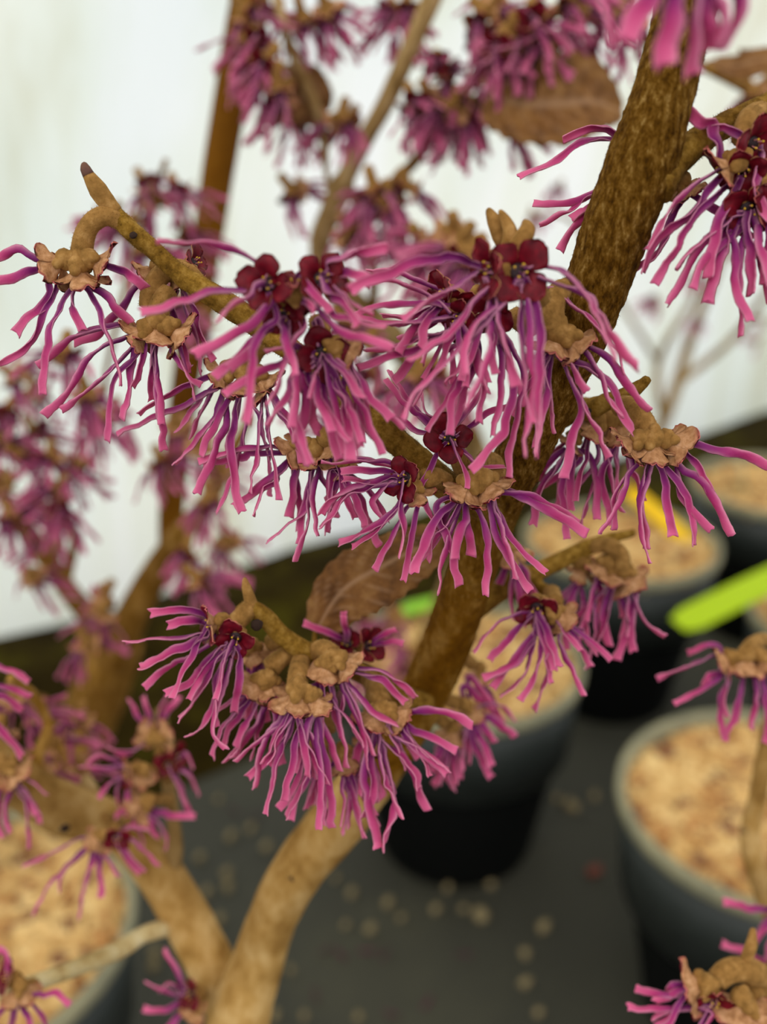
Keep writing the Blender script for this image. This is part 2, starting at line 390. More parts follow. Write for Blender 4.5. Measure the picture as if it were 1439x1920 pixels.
o = b.build('bark_crumb', M['crumb_r']); o.location = (q.x, q.y, .006); tag(o, 'larger reddish crumb on the floor left of the right pot', 'bark crumb')
def ribbon(mb, pts, wid, seed, hi=True, cup=.5, m=0, tip=1.0):
    """a crumpled strap petal: pts list of Vectors from base to tip"""
    r = random.Random(seed)
    step = .0007 if hi else .0016
    c = catmull([(p,) for p in pts], step); c = [q[0] for q in c]; n = len(c)
    if n > 60: c = c[::2]; n = len(c)
    sd = r.random()*50; kinks = []
    amp = .00042 if hi else .00045; wid = wid*.97; cup = cup*1.4
    L = 0; Ls = [0]
    for i in range(1, n): L += (c[i]-c[i-1]).length; Ls.append(L)
    ph = [r.uniform(.0018, .0040) for _ in range(12)]; kp = [0]
    for p_ in ph: kp.append(kp[-1]+p_)
    off = [Vector((r.uniform(-1, 1), r.uniform(-1, 1), r.uniform(-1, 1)))*amp for _ in kp]; off[0] = Vector()
    def kink(l):
        for j in range(len(kp)-1):
            if kp[j] <= l < kp[j+1]:
                t = (l-kp[j])/(kp[j+1]-kp[j]); return off[j].lerp(off[j+1], t)
        return off[-1]
    c = [p+kink(l) for p, l in zip(c, Ls)]
    fr = frames(c); tw0 = r.uniform(0, 6.28); tw = r.uniform(-1.3, 1.3)
    xs = (-1, -.62, 0, .62, 1) if hi else (-1, 0, 1)
    k = len(xs); vs = []; fs = []; T = []; U = []; th = wid*.07
    for i, p in enumerate(c):
        t = i/(n-1); tt, N, B = fr[i]; a = tw0+tw*t + 1.1*noise.noise(Vector((Ls[i]*160, sd, 0)))
        s = N*math.cos(a)+B*math.sin(a); u = tt.cross(s)
        wv = wid/2*(.62+.38*min(1, t*2.2))*(1+.20*noise.noise(Vector((Ls[i]*420, sd, 5))))
        if t > .9: wv *= 1+.12*(t-.9)/.1*tip
        cv = cup*(.9+.5*noise.noise(Vector((Ls[i]*220, sd, 9))))*(1.15-.75*t)
        top = []; bot = []
        for j, x in enumerate(xs):
            edge = .20*noise.noise(Vector((Ls[i]*900, sd+j*7, 2)))*abs(x)
            q = p + s*(x*wv*(1-.12*cv)) + u*(wv*(cv*x*x + edge))
            if i == n-1: q += tt*(wid*(.14*abs(x)-.06)+wid*.13*r.uniform(-1, 1))
            top.append(q+u*th); bot.append(q-u*th)
        vs += top+bot[::-1]; T += [t]*(2*k); U += [abs(x) for x in xs]+[abs(x) for x in xs[::-1]]
    m2 = 2*k
    for i in range(n-1):
        for j in range(m2): fs.append((i*m2+j, i*m2+(j+1) % m2, (i+1)*m2+(j+1) % m2, (i+1)*m2+j))
    fs.append(tuple(range(m2))[::-1]); fs.append(tuple((n-1)*m2+j for j in range(m2)))
    mb.add(vs, fs, m, T, U)
for i, (x, y) in enumerate([(610,1780),(640,1790),(690,1782),(722,1788),(590,1865),(800,1880),(735,1900),(440,1520),(480,1530),(870,1790)]):
    q = plane_hit(x, y, .003); b = MB(); a = rnd.random()*6.28; d = Vector((math.cos(a), math.sin(a), 0))
    ribbon(b, [-d*.009+V(0, 0, .001), V(.001, -.001, .002), d*.009+V(0, 0, .001)], .0035, i, False)
    o = b.build('fallen_petal', M['fallen']); o.location = (q.x, q.y, .002)
    tag(o, 'faded pink petal fallen on the dark floor', 'fallen petal', 'petals fallen on the floor')

# ------------------------------------------------------------------ flowers
def calyx(mbb, mbs, mbt, c, ax, R, seed, hi=True, bracts=True, openr=1.0):
    """bracts (velvet) -> mbb, sepals -> mbs, stamens -> mbt ; ax = opening direction"""
    r = random.Random(seed); z = ax.normalized(); x = Vector((r.uniform(-1, 1), r.uniform(-1, 1), r.uniform(-1, 1))); x = (x-z*x.dot(z)).normalized(); y = z.cross(x)
    if bracts:
        q_ = 12 if hi else 8
        ellip(mbb, c-z*R*.60, z, R*.50, R*.44, 0, .14, q_+2, q_-2, seed)
        for k in range(2):
            a = 3.1*k+r.uniform(-.5, .5); d = x*math.cos(a)+y*math.sin(a)
            ellip(mbb, c-z*R*.44+d*R*.36, (z*.6+d*.8), R*.27, R*.34, 0, .16, q_, q_-4, seed+k)
        ellip(mbb, c-z*R*.80, z, R*.30, R*.45, 0, .1, q_, q_-4, seed+9)
    ns, nw = (9, 9) if hi else (4, 5)
    for k in range(4):
        a0 = 1.571*k+r.uniform(-.15, .15)+seed; sd = r.random()*40; lift = r.uniform(-.10, .14); ln = r.uniform(.85, 1.12)*openr
        top = []; bot = []; T = []
        for i in range(ns+1):
            s = i/ns
            for j in range(nw):
                wv = -1+2*j/(nw-1); wd_ = .90*math.sqrt(max(0.10, 1-(max(0, s-.70)/.32)**2.6))
                rr = R*(.26+(.62*s+.34*s*s)*ln)*(1-.10*s*wv*wv*wv*wv)
                an = a0+wv*wd_*(1.05-.25*s)
                fr_ = .17*noise.noise(Vector((wv*1.9, s*2.0, sd)))*(s**1.5)*1.6
                h = R*(-.34+1.0*s+lift*s-.52*s*s+fr_)
                p = c+(x*math.cos(an)+y*math.sin(an))*rr+z*h
                top.append(p+z*R*.022); bot.append(p-z*R*.035); T.append(s)
        vs = top+bot; n = (ns+1)*nw; fs = []; mi = []
        for i in range(ns):
            for j in range(nw-1):
                a, b_, c_, d_ = i*nw+j, i*nw+j+1, (i+1)*nw+j+1, (i+1)*nw+j
                fs.append((a, d_, c_, b_)); mi.append(1); fs.append((n+a, n+b_, n+c_, n+d_)); mi.append(0)
        for i in range(ns):
            for j in (0, nw-1):
                a, d_ = i*nw+j, (i+1)*nw+j; fs.append((a, n+a, n+d_, d_)); mi.append(0)
        for j in range(nw-1): a = ns*nw+j; fs.append((a, a+1, n+a+1, n+a)); mi.append(0)
        mbs.add(vs, fs, mi, T+T, [0.0]*(2*n))
    ellip(mbs, c-z*R*.22, z, R*.36, R*.12, 2, .05, 12, 6, 1)
    if mbt is not None:
        for k in range(4):
            a = 1.571*k+.6+r.uniform(-.2, .2); d = x*math.cos(a)+y*math.sin(a); q = c-z*R*.12+d*R*.17
            tube(mbt, [(q, R*.035), (q+z*R*.22+d*R*.06, R*.03)], .0005, 6, m=1)
            ellip(mbt, q+z*R*.26+d*R*.07, z, R*.05, R*.075, 0, .2, 7, 5, k)
FLOWERS = []
def flower(plant, ctr, d, caly, petals, dz=(-.004, .006), extra=0, stalk=None, wid=.0021, seed=None, hi=True, Rc=.0052, mat_='petal', elen=(.013, .019), edir=(0, -1, .1), spread=1.0, stalk_r=.0021):
    """ctr px, d depth; caly: (dx px, dy px, dir, scale); petals: lists of px points, each petal a part of its own"""
    seed = seed if seed is not None else int(ctr[0]*7+ctr[1]*13)
    r = random.Random(seed)
    bb, bs, bt = MB(), MB(), MB()
    cs = []
    for i, (dx, dy, dr, s) in enumerate(caly):
        dr = (dr[0], dr[1], dr[2]*.15-.38) if dr[2] <= .65 and dr[1] < -.2 else dr; a = D(*dr).normalized(); p = P(ctr[0]+dx, ctr[1]+dy, d - (.0015 if dr[2] > .3 else 0)); cs.append((p, a))
        calyx(bb, bs, bt if hi else None, p, a, Rc*s*(.88 if dr[2] > .65 else 1), seed+i*5, hi)
    base = P(ctr[0], ctr[1]-10*.22/d, d+.002)
    if stalk: tube(bb, [(P(*s_[:3]), stalk_r*(s_[3] if len(s_) > 3 else 1)) for s_ in stalk] , .0007, 14, .00012, 900, hair=1200 if hi else 0, hl=.0004)
    fo = bb.build('flower', M['bract'], None); keep(fo, plant)
    so_ = bs.build('calyx', [M['sepal_out'], M['sepal_in'], M['cup']], None); so_.parent = fo
    if hi: st = bt.build('stamens', [M['stamen'], M['filament']], None); st.parent = fo
    for i, pl in enumerate(petals):
        g0, g1 = dz; tipd = d+r.uniform(g0, g1)
        n = len(pl); tot = sum(math.dist(pl[k], pl[k+1]) for k in range(n-1)) or 1; acc = 0; pts = []
        p0 = P(pl[0][0], pl[0][1], d); near = min(cs, key=lambda q: (q[0]-p0).length)
        st0 = near[0]+near[1]*Rc*.1
        if (st0-p0).length > .0012: pts.append(st0.lerp(p0, .25))
        for k in range(n):
            if k: acc += math.dist(pl[k-1], pl[k])
            f_ = acc/tot; pts.append(P(pl[k][0], pl[k][1], d+(tipd-d)*f_ - .0018*math.sin(math.pi*f_)))
        b = MB(); ribbon(b, pts, wid*r.uniform(.82, 1.12), seed*31+i, hi, cup=r.uniform(.35, .8))
        po = b.build('petal', M[mat_], None); po.parent = fo
    for i in range(extra):
        q, a = cs[i % len(cs)]; e = D(*edir).normalized()
        dv = (a*.55+e*.8+Vector((r.uniform(-1, 1), r.uniform(-1, 1), r.uniform(-1, 1)))*.62*spread).normalized(); Lg = r.uniform(*elen)
        side = Vector((r.uniform(-1, 1), r.uniform(-1, 1), r.uniform(-1, 1))); side -= dv*side.dot(dv)
        pts = [q+a*Rc*.05, q+dv*Lg*.35+side*.0006, q+dv*Lg*.7-side*.0004+V(0, 0, -.0004), q+dv*Lg+V(0, 0, -.0015)]
        b = MB(); ribbon(b, pts, wid*r.uniform(.75, 1.1), seed*77+i, hi, cup=r.uniform(.35, .8))
        po = b.build('petal', M[mat_], None); po.parent = fo
    FLOWERS.append(fo); return fo
DN, LF, RT, FC = (0, -.8, .5), (-.75, -.45, .25), (.75, -.45, .25), (0, -.25, 1)
SIDE3 = [(-38, 0, LF, .9), (38, 0, RT, .9), (0, 18, DN, 1.0)]
def side3(s=1.0): return [(-38*s, 0, LF, .9*s), (38*s, 0, RT, .9*s), (0, 18*s, DN, 1.0*s)]

main = empty('witch_hazel', (P(380, 2600, .40).x, P(380, 2600, .40).y, SZ))
tag(main, 'witch hazel shrub in sharp focus with pink strap petals on a rough brown trunk', 'shrub')
# trunk
def px_tube(name, plant, pts, m, seg=16, step=.0015, rough=0, rfreq=300, knob=0, parent=None, hair=0):
    b = MB(); tube(b, [(P(x, y, d), wpx/2*d/FPX) for x, y, d, wpx in pts], step, seg, rough, rfreq, knob, hair=hair)
    o = b.build(name, m, None)
    if parent: o.parent = parent
    else: keep(o, plant)
    return o
base = Vector(main.location)
b = MB()
low = [(445, 1925, .36, 120), (478, 1820, .355, 98), (512, 1720, .345, 92), (560, 1630, .335, 100), (640, 1530, .325, 108), (735, 1400, .31, 92)]
pts = [(base-V(0, 0, .02), .012), (base+V(0.0, .0, .12), .0115), (P(425, 2080, .38), .0115)] + [(P(x, y, d), wp/2*d/FPX) for x, y, d, wp in low]
tube(b, pts, .0016, 28, .00025, 260, .03); keep(b.build('lower_trunk', M['trunk_low']), main)
up = [(700, 1450, .313, 92), (790, 1310, .297, 90), (840, 1200, .283, 92), (882, 1080, .268, 90), (925, 960, .255, 92), (985, 840, .242, 98), (1050, 700, .23, 106), (1110, 560, .22, 118), (1160, 420, .213, 128), (1205, 300, .208, 134), (1240, 190, .205, 118), (1275, 60, .203, 112), (1310, -60, .20, 108), (1345, -200, .2, 100)]
b = MB(); tube(b, [(P(x, y, d), wp/2*d/FPX) for x, y, d, wp in up], .0005, 96, .00038, 1050, .03, hair=9000)
keep(b.build('trunk', M['trunk']), main)
px_tube('branch', main, [(450, 1935, .365, 90), (415, 1850, .37, 92), (360, 1740, .375, 90), (300, 1640, .375, 86), (240, 1565, .375, 84), (190, 1535, .375, 84), (130, 1520, .37, 98), (70, 1490, .36, 92), (0, 1440, .35, 86), (-70, 1390, .34, 80)], M['trunk_low'], 24, .0018, .0004, 200, .06)
px_tube('twig', main, [(315, 1738, .372, 34), (270, 1752, .36, 30), (220, 1782, .35, 36), (150, 1812, .335, 32), (70, 1840, .32, 30), (0, 1860, .31, 28), (-60, 1880, .31, 26)], M['twig_pale'], 14, .0015, .0002, 300, .08)
px_tube('twig', main, [(205, 1560, .376, 40), (185, 1510, .38, 30), (160, 1460, .385, 24)], M['branch_pale'], 12)
px_tube('bud', main, [(206, 1545, .366, 22), (200, 1535, .362, 24), (196, 1525, .36, 12)], M['bract'], 10, .0006)
b = MB(); ellip(b, P(548, 1622, .331), D(.2, .6, .6), .0026, .0036, 0, .3); keep(b.build('bud', M['twig']), main)
b = MB(); ellip(b, P(552, 1640, .327), D(.2, .1, 1), .0022, .0012, 0, .4); keep(b.build('leaf_scar', M['scar']), main)
b = MB(); ellip(b, P(122, 1553, .352), D(.2, -.3, 1), (.0016), .0008, 0, .5); keep(b.build('leaf_scar', M['scar']), main)
# twigs in focus
T1 = [(300, 480, .222, 34), (345, 520, .222, 38), (385, 545, .222, 44), (440, 580, .224, 46), (500, 622, .226, 44), (600, 700, .228, 44), (700, 790, .23, 50), (770, 850, .232, 52), (830, 905, .235, 60), (875, 935, .24, 56), (930, 960, .252, 56)]
tw1 = px_tube('twig', main, [(212, 392, .221, 24), (232, 418, .221, 34), (250, 436, .221, 36)] + T1, M['twig'], 28, .0006, .00025, 900, .1, hair=9000)
for x, y, d, s in ((250, 441, .2185, 7), (822, 900, .231, 9), (1105, 770, .236, 5)):
    b = MB(); ellip(b, P(x, y, d), D(.2, .3, 1), s*d/FPX, s*.6*d/FPX, 0, .3); keep(b.build('leaf_scar', M['scar']), main)
bd = px_tube('bud', main, [(218, 398, .2205, 26), (200, 378, .220, 34), (184, 356, .219, 36), (170, 335, .2185, 26), (161, 318, .2185, 16), (158, 309, .2185, 7)], M['bract'], 16, .0006, .0001, 600)
px_tube('bud_tip', main, [(166, 328, .2182, 23), (160, 316, .218, 20), (158, 306, .218, 10)], M['bud_tip'], 12, .0006, parent=bd)
def bud(pts, m='bract'): return px_tube('bud', main, pts, M[m], 14, .0006, .0001, 700)

# ---- A
flower(main, (147, 500), .222, [(-42, -2, (-.8, -.35, .15), .95), (42, -4, (.8, -.35, .15), .92), (2, 22, (0, -.85, .45), 1.0)],
 [[(59,479),(21,476),(-25,492)], [(70,504),(31,518),(-20,532)], [(87,563),(52,598),(31,626)], [(104,539),(80,595),(42,657),(-8,682)], [(120,567),(92,636),(80,737)],
  [(135,563),(153,619)], [(222,504),(254,522),(272,537)], [(177,556),(205,626),(230,722)], [(188,553),(215,577),(245,607)]], (-.003, .003), 0,
 [(246, 430, .222, 1.0), (222, 412, .221, 1.0), (196, 405, .220, 1.05), (172, 418, .220, 1.05), (158, 444, .221, 1.1), (152, 480, .222, 1.2)])
# ---- B, C
flower(main, (305, 515), .232, [(-22, 0, (-.6, -.5, .5), .85), (30, 12, (.6, -.6, .2), .85), (65, -25, (.8, .3, .3), .7)],
 [[(264,535),(225,577),(190,625),(140,640)], [(347,574),(365,640),(374,702)], [(330,590),(350,680),(360,690)]], (-.002, .004), 2,
 [(375, 530, .228, .8), (345, 505, .229, 1), (310, 510, .229, 1.1), (285, 540, .228, 1.1), (280, 575, .229, 1.1)])
flower(main, (297, 618), .226, [(-38, 12, (-.7, -.55, .4), .9), (38, 8, (.7, -.5, .3), .9), (-4, 8, (-.1, -.7, .6), .95)],
 [[(232,612),(212,612),(139,636),(67,688)], [(240,633),(167,671),(132,734),(82,779)], [(250,654),(195,713),(115,767)], [(262,660),(219,706),(208,765),(203,827)],
  [(271,640),(264,688),(245,727)], [(285,664),(283,713),(285,751)], [(295,671),(302,768),(309,845)], [(323,661),(354,702),(380,722)]], (-.004, .005), 3,
 [(318, 545, .228), (300, 570, .227, 1.1), (296, 600, .227, 1.3)])
# ---- D
flower(main, (458, 705), .234, [(-42, 2, (-.7, -.5, .3), .95), (40, 12, (.6, -.6, .3), .95), (0, 16, (0, -.8, .4), 1.0)],
 [[(400,702),(313,740),(261,779)], [(410,723),(313,768),(215,810)], [(417,744),(382,800),(328,869)], [(431,758),(417,817),(368,925)], [(445,768),(434,834),(440,900),(455,960)],
  [(486,754),(483,834),(465,925)], [(499,754),(510,834),(524,935)], [(517,758),(545,800),(572,866)], [(430,740),(400,800),(378,855)], [(470,760),(445,880),(410,965)], [(480,770),(500,860),(505,930)]], (-.006, .004), 4,
 [(505, 640, .232), (480, 655, .233, 1.1), (462, 685, .234, 1.3)])
# ---- E near group
flower(main, (500, 532), .190, [(0, 0, (-.3, -.1, 1), 1.0)],
 [[(496,504),(420,463),(350,457),(296,458)], [(482,542),(395,542),(350,556),(265,584)], [(527,532),(499,584),(465,612),(367,668)], [(517,595),(482,636),(468,713),(461,795)]], (-.012, -.004), 1,
 [(540, 560, .196, 1.1), (520, 548, .195, 1)], wid=.0020)
flower(main, (605, 520), .190, [(0, 0, (.3, .1, 1), 1.0), (-52, 10, (0, .7, .3), .75)],
 [[(604,501),(652,473),(725,466)], [(624,542),(673,577),(700,590)], [(635,508),(677,518),(700,530)], [(562,515),(586,546),(621,585)], [(590,574),(631,615),(697,640),(735,655)], [(600,560),(640,600),(720,612)]], (-.012, -.003), 1,
 [(560, 560, .197, 1.1), (585, 540, .195, 1)], wid=.0021)
flower(main, (545, 590), .196, [(-10, 0, (-.4, -.4, 1), .95), (20, -30, (0, .1, .6), .7)],
 [[(555,574),(572,615),(545,650),(499,663)], [(545,664),(489,695),(419,740)], [(540,610),(530,690),(500,760)], [(520,600),(470,660),(430,690)], [(548,620),(560,720),(545,800)]], (-.012, .0), 3,
 [(560, 540, .200, 1.1), (550, 565, .200, 1)], wid=.0021)
flower(main, (605, 665), .200, [(0, 0, (.1, -.35, 1), 1.1), (48, -5, (.7, -.3, .6), .9)],
 [[(590,605),(621,671),(697,754),(755,806)], [(551,650),(565,695),(590,793),(600,805)], [(600,700),(600,740),(625,805)], [(649,671),(684,730),(735,782)], [(621,706),(649,765),(680,831)],
  [(645,720),(660,780),(675,838)], [(544,723),(555,810),(575,875)], [(560,710),(565,800),(585,870)], [(677,754),(694,803),(718,838)], [(640,750),(655,815),(656,862)],
  [(640,700),(690,790),(717,850)], [(600,700),(620,800),(640,860)], [(580,690),(575,760),(560,830)], [(560,690),(540,740),(500,800)], [(575,700),(610,760),(655,830)]], (-.010, .002), 6,
 [(600, 600, .206, 1.1), (602, 640, .204, 1)], wid=.0021)
# ---- F group
flower(main, (975, 508), .193, [(0, 0, (.1, -.1, 1), 1.15), (-60, -6, (-.8, -.1, .5), .9)],
 [[(1018,501),(1070,525),(1115,584),(1150,680)], [(1100,560),(1153,640),(1195,688)], [(979,536),(993,626),(1000,793)], [(941,518),(899,563),(854,615),(767,681)], [(889,508),(820,553),(752,600)],
  [(882,487),(812,483),(750,504),(655,542)], [(940,560),(905,590),(868,650),(872,700)], [(930,560),(950,650),(972,725)], [(920,560),(920,664),(879,765)], [(950,560),(870,640),(785,730),(755,788)],
  [(975,600),(985,730),(985,855)], [(1005,560),(1015,700),(1008,850)]], (-.014, -.004), 0,
 [(1010, 560, .204, 1.2), (1000, 535, .200, 1)], wid=.0022)
flower(main, (930, 600), .212, [(-10, -15, (-.2, -.5, .8), .9), (-70, 0, (-.5, -.4, .7), .9)],
 [[(805,560),(743,529),(697,535)], [(850,570),(725,567),(656,597)], [(850,591),(750,605),(665,592)], [(840,622),(732,654),(690,660)], [(840,635),(740,665),(672,690)],
  [(937,640),(937,720),(924,817)], [(958,700),(945,810),(885,878)], [(979,700),(958,817),(952,893)], [(882,680),(847,747),(840,812)], [(880,660),(833,747),(802,806)], [(900,650),(870,740),(850,800)],
  [(940,640),(965,700),(985,760)], [(920,640),(905,700),(900,790)], [(890,610),(820,690),(780,760)], [(860,620),(800,650),(740,715)]], (-.008, .004), 8,
 [(1000, 620, .220, 1.1), (960, 590, .218, 1)], wid=.0020)
flower(main, (855, 560), .216, [(-25, -5, (-.8, -.2, .4), .85), (10, 15, (-.2, -.6, .8), .8)],
 [[(820,545),(760,520),(690,505)], [(830,560),(780,590),(720,590)], [(840,570),(800,620),(750,640)]], (-.004, .006), 5, [(920, 560, .222), (890, 550, .22)], wid=.0019)
for bpts in ([(955, 470, .205, 30), (940, 440, .203, 38), (926, 412, .202, 28), (916, 392, .202, 10)], [(950, 470, .2, 26), (958, 440, .199, 30), (948, 412, .199, 20), (938, 395, .199, 8)], [(962, 470, .198, 34), (982, 445, .197, 36), (990, 428, .197, 30), (985, 415, .198, 12)], [(965, 480, .197, 40), (945, 475, .197, 34), (915, 482, .198, 18)]):
    bud(bpts)
# ---- G
flower(main, (1048, 640), .214, [(-12, 12, (-.25, -.8, .4), 1.1), (32, 6, (.6, -.55, .3), .95)],
 [[(1090,647),(1139,671),(1184,733),(1216,772)], [(1077,674),(1136,723),(1163,772),(1186,812)], [(1059,688),(1084,765),(1070,834),(1061,893)], [(1080,706),(1090,751),(1118,806),(1139,859)],
  [(1070,680),(1085,710),(1098,733)], [(1028,674),(1014,700),(1010,855)], [(1021,690),(1030,740),(1035,813)], [(1028,542),(1097,595),(1150,650),(1170,700)], [(1030,690),(1020,760),(1000,840)]], (-.006, .003), 2,
 [(1075, 540, .222, 1.2), (1050, 548, .216, 1.2), (1038, 575, .213, 1.15), (1038, 620, .213, 1.3)])
# ---- H
flower(main, (843, 822), .224, [(0, 0, (.1, -.1, 1), 1.05)],
 [[(801,787),(763,762),(725,710)], [(801,808),(760,790),(720,775)], [(810,800),(770,755),(735,695)], [(825,846),(790,905),(794,943),(815,995)], [(863,842),(898,874),(947,877)], [(880,800),(920,770),(960,760)], [(830,795),(800,770),(790,740)], [(860,795),(890,750),(905,720)]], (-.002, .006), 1,
 [(870, 880, .232, 1.1), (855, 850, .230, 1)], wid=.0017)
# ---- I
flower(main, (775, 900), .222, [(-18, -3, (-.7, -.1, .9), .95), (8, 28, (.2, -.6, .6), .7)],
 [[(749,874),(693,867),(603,870)], [(735,895),(690,905),(640,900)], [(745,912),(665,926),(603,988)], [(728,898),(665,905),(624,936),(603,964)], [(763,926),(745,957),(693,992),(638,1020)],
  [(756,957),(728,1020),(702,1068)], [(783,943),(773,1013),(756,1089)], [(760,880),(700,936),(721,978)], [(770,930),(720,985),(660,1025)], [(740,885),(690,880),(640,885)]], (-.004, .004), 1,
 [(835, 905, .228, 1.1), (815, 895, .225, 1.1), (795, 898, .223, 1)], wid=.0019)
# ---- J
flower(main, (590, 850), .234, [(-40, -5, (-.7, -.4, .5), .85), (30, -8, (.3, -.7, .4), .9), (0, 14, (0, -.8, .6), .85), (58, 28, (.5, -.7, .4), .7)],
 [[(540,835),(485,835),(450,840),(375,862)], [(547,856),(502,898),(440,950)], [(558,870),(547,922),(544,971)], [(579,888),(575,950),(499,1013)], [(586,908),(579,985),(558,1051)],
  [(599,881),(589,943),(600,1006)], [(617,880),(612,920),(610,940)], [(630,880),(665,926),(686,988)], [(638,890),(618,943),(612,1000)], [(650,890),(700,936),(723,980)], [(640,860),(690,862),(760,880)], [(545,850),(480,850),(380,870)], [(650,900),(680,940),(690,990)]], (-.006, .006), 7,
 [(665, 790, .236), (640, 800, .235, 1.1), (618, 825, .234, 1.3)])
# ---- K
flower(main, (895, 915), .222, [(-22, 8, (-.35, -.75, .4), .95), (24, 2, (.45, -.7, .4), .95)],
 [[(846,943),(804,995),(777,1078)], [(874,947),(863,995),(858,1047)], [(820,950),(839,1009),(862,1099)], [(855,990),(832,1047),(822,1113)], [(877,964),(879,1000),(881,1044)],
  [(898,964),(912,1030),(910,1116)], [(919,946),(941,1017),(997,1107)], [(935,970),(975,1032),(1024,1073)], [(941,920),(1005,942),(1098,998)], [(935,925),(1000,930),(1085,978)], [(925,960),(950,1030),(965,1088)], [(850,960),(815,1010),(800,1050)]], (-.005, .003), 1,
 [(905, 860, .236, 1.0), (925, 868, .233, 1.1), (928, 890, .228, 1.15), (905, 905, .225, 1.2)])
# ---- L
flower(main, (1222, 832), .222, [(-42, 4, (-.7, -.5, .3), .9), (44, 0, (.8, -.35, .2), .9), (2, 14, (.0, -.75, .6), 1.0)],
 [[(1282,833),(1350,841),(1455,880)], [(1285,841),(1316,875),(1332,920)], [(1263,863),(1323,920),(1370,1004)], [(1248,875),(1286,931),(1301,1023)], [(1270,910),(1293,950),(1336,997)],
  [(1241,893),(1255,950),(1260,1006)], [(1207,882),(1196,968),(1218,1053)], [(1196,871),(1155,927),(1151,991)], [(1190,870),(1170,930),(1130,1000)], [(1215,890),(1200,940),(1215,1030)]], (-.004, .004), 0,
 [(1160, 762, .232, 1.1), (1185, 762, .228, 1.1), (1205, 785, .224, 1.1), (1215, 812, .223, 1.3)])
# ---- M
flower(main, (1130, 800), .246, [(-20, 5, (-.4, -.7, .4), 1.0), (28, 5, (.5, -.7, .3), 1.0), (-60, 30, (-.5, -.7, .3), .7)],
 [[(1120,850),(1090,900),(1045,960)], [(1090,860),(1040,900),(1005,925)], [(1110,860),(1125,900),(1120,975)], [(1140,850),(1150,920),(1165,960)], [(1070,860),(1055,930),(1065,1010)],
  [(1050,870),(1010,930),(1000,985)], [(1130,860),(1100,940),(1090,1000)], [(1150,840),(1130,900),(1150,985)], [(1085,850),(1060,880),(1050,950)], [(1040,860),(1020,880),(1010,900)]], (-.004, .008), 7,
 [(1090, 760, .25), (1110, 765, .248, 1.1), (1125, 785, .246, 1.2)], wid=.0022)
px_tube('twig', main, [(1030, 800, .25, 40), (1070, 775, .245, 44), (1110, 765, .24, 42), (1160, 745, .235, 30), (1195, 728, .232, 26), (1215, 710, .23, 16)], M['twig'], 20, .0007, .0003, 800, .12)
# ---- N, O twigs behind
px_tube('twig', main, [(880, 1150, .275, 44), (935, 1110, .28, 40), (1012, 1070, .285, 34), (1087, 1034, .288, 32), (1140, 1012, .288, 24), (1190, 998, .288, 12)], M['twig'], 16, .001, .0003, 500, .08)
px_tube('twig', main, [(1000, 1075, .285, 26), (1010, 1100, .283, 26), (1035, 1110, .28, 24)], M['twig'], 12)
flower(main, (1155, 1075), .288, [(-28, -8, (-.5, -.6, .3), 1.0), (25, 10, (.5, -.7, .3), 1.1), (0, 5, (0, -.7, .6), .9)],
 [[(1115,1110),(1120,1180),(1100,1254)], [(1140,1120),(1130,1160),(1141,1214)], [(1165,1120),(1185,1170),(1154,1235)], [(1190,1110),(1180,1170),(1190,1225)], [(1180,1110),(1205,1160),(1248,1193)],
  [(1130,1110),(1090,1150),(1060,1180)], [(1150,1120),(1130,1190),(1110,1220)]], (-.006, .004), 5,
 [(1110, 1025, .288), (1140, 1022, .286, 1.1), (1165, 1040, .285, 1.1), (1165, 1065, .286, 1.2)], wid=.0024)
flower(main, (1090, 1075), .29, [(0, 0, (-.3, -.7, .4), .9)], [[(1080,1100),(1060,1160),(1065,1220)], [(1090,1100),(1100,1150),(1090,1200)]], (-.004, .004), 5, [(1085, 1040, .288), (1088, 1060, .289)], wid=.0022)
flower(main, (960, 1040), .275, [(0, 0, (.2, -.7, .4), .9)], [], (-.004, .004), 6, [(985, 1080, .282), (970, 1060, .28)], wid=.0022)
flower(main, (1012, 1145), .266, [(-4, 0, (-.1, -.6, .9), 1.2), (40, 15, (.7, -.6, .2), .9)],
 [[(1000,1150),(940,1165),(888,1222)], [(1010,1175),(975,1230),(925,1290)], [(1005,1180),(990,1260),(939,1309)], [(1020,1190),(1030,1260),(1005,1330)], [(1045,1200),(1075,1260),(1092,1304)],
  [(1020,1180),(1010,1260),(975,1312)], [(1040,1160),(1060,1190),(1085,1218)], [(985,1170),(950,1200),(920,1240)], [(1000,1190),(965,1240),(905,1270)]], (-.008, .004), 6,
 [(1035, 1110, .276, 1.1), (1040, 1130, .27, 1.2)], wid=.0022)
# ---- P
flower(main, (880, 1335), .312, [(0, 0, (.3, -.7, .4), .9)],
 [[(890,1330),(930,1320),(967,1350)], [(890,1340),(930,1355),(965,1382)], [(895,1350),(920,1380),(930,1390)], [(870,1290),(900,1310),(925,1330)], [(880,1270),(905,1300),(925,1325)], [(880,1360),(895,1410),(921,1456)], [(890,1360),(905,1390),(922,1435)]], (-.004, .004), 5, [(830, 1310, .31), (860, 1318, .312)], wid=.0026)
flower(main, (850, 1375), .315, [(0, 0, (-.1, -.7, .4), .9)], [[(845,1400),(840,1440),(855,1481)], [(835,1395),(820,1420),(815,1450)]], (-.004, .004), 6, [(815, 1340, .312), (835, 1355, .314)], wid=.0026)
flower(main, (900, 1265), .32, [(0, 0, (0, -.7, .4), .8)], [], (-.004, .004), 7, [(860, 1220, .31), (885, 1245, .318)], wid=.0024)
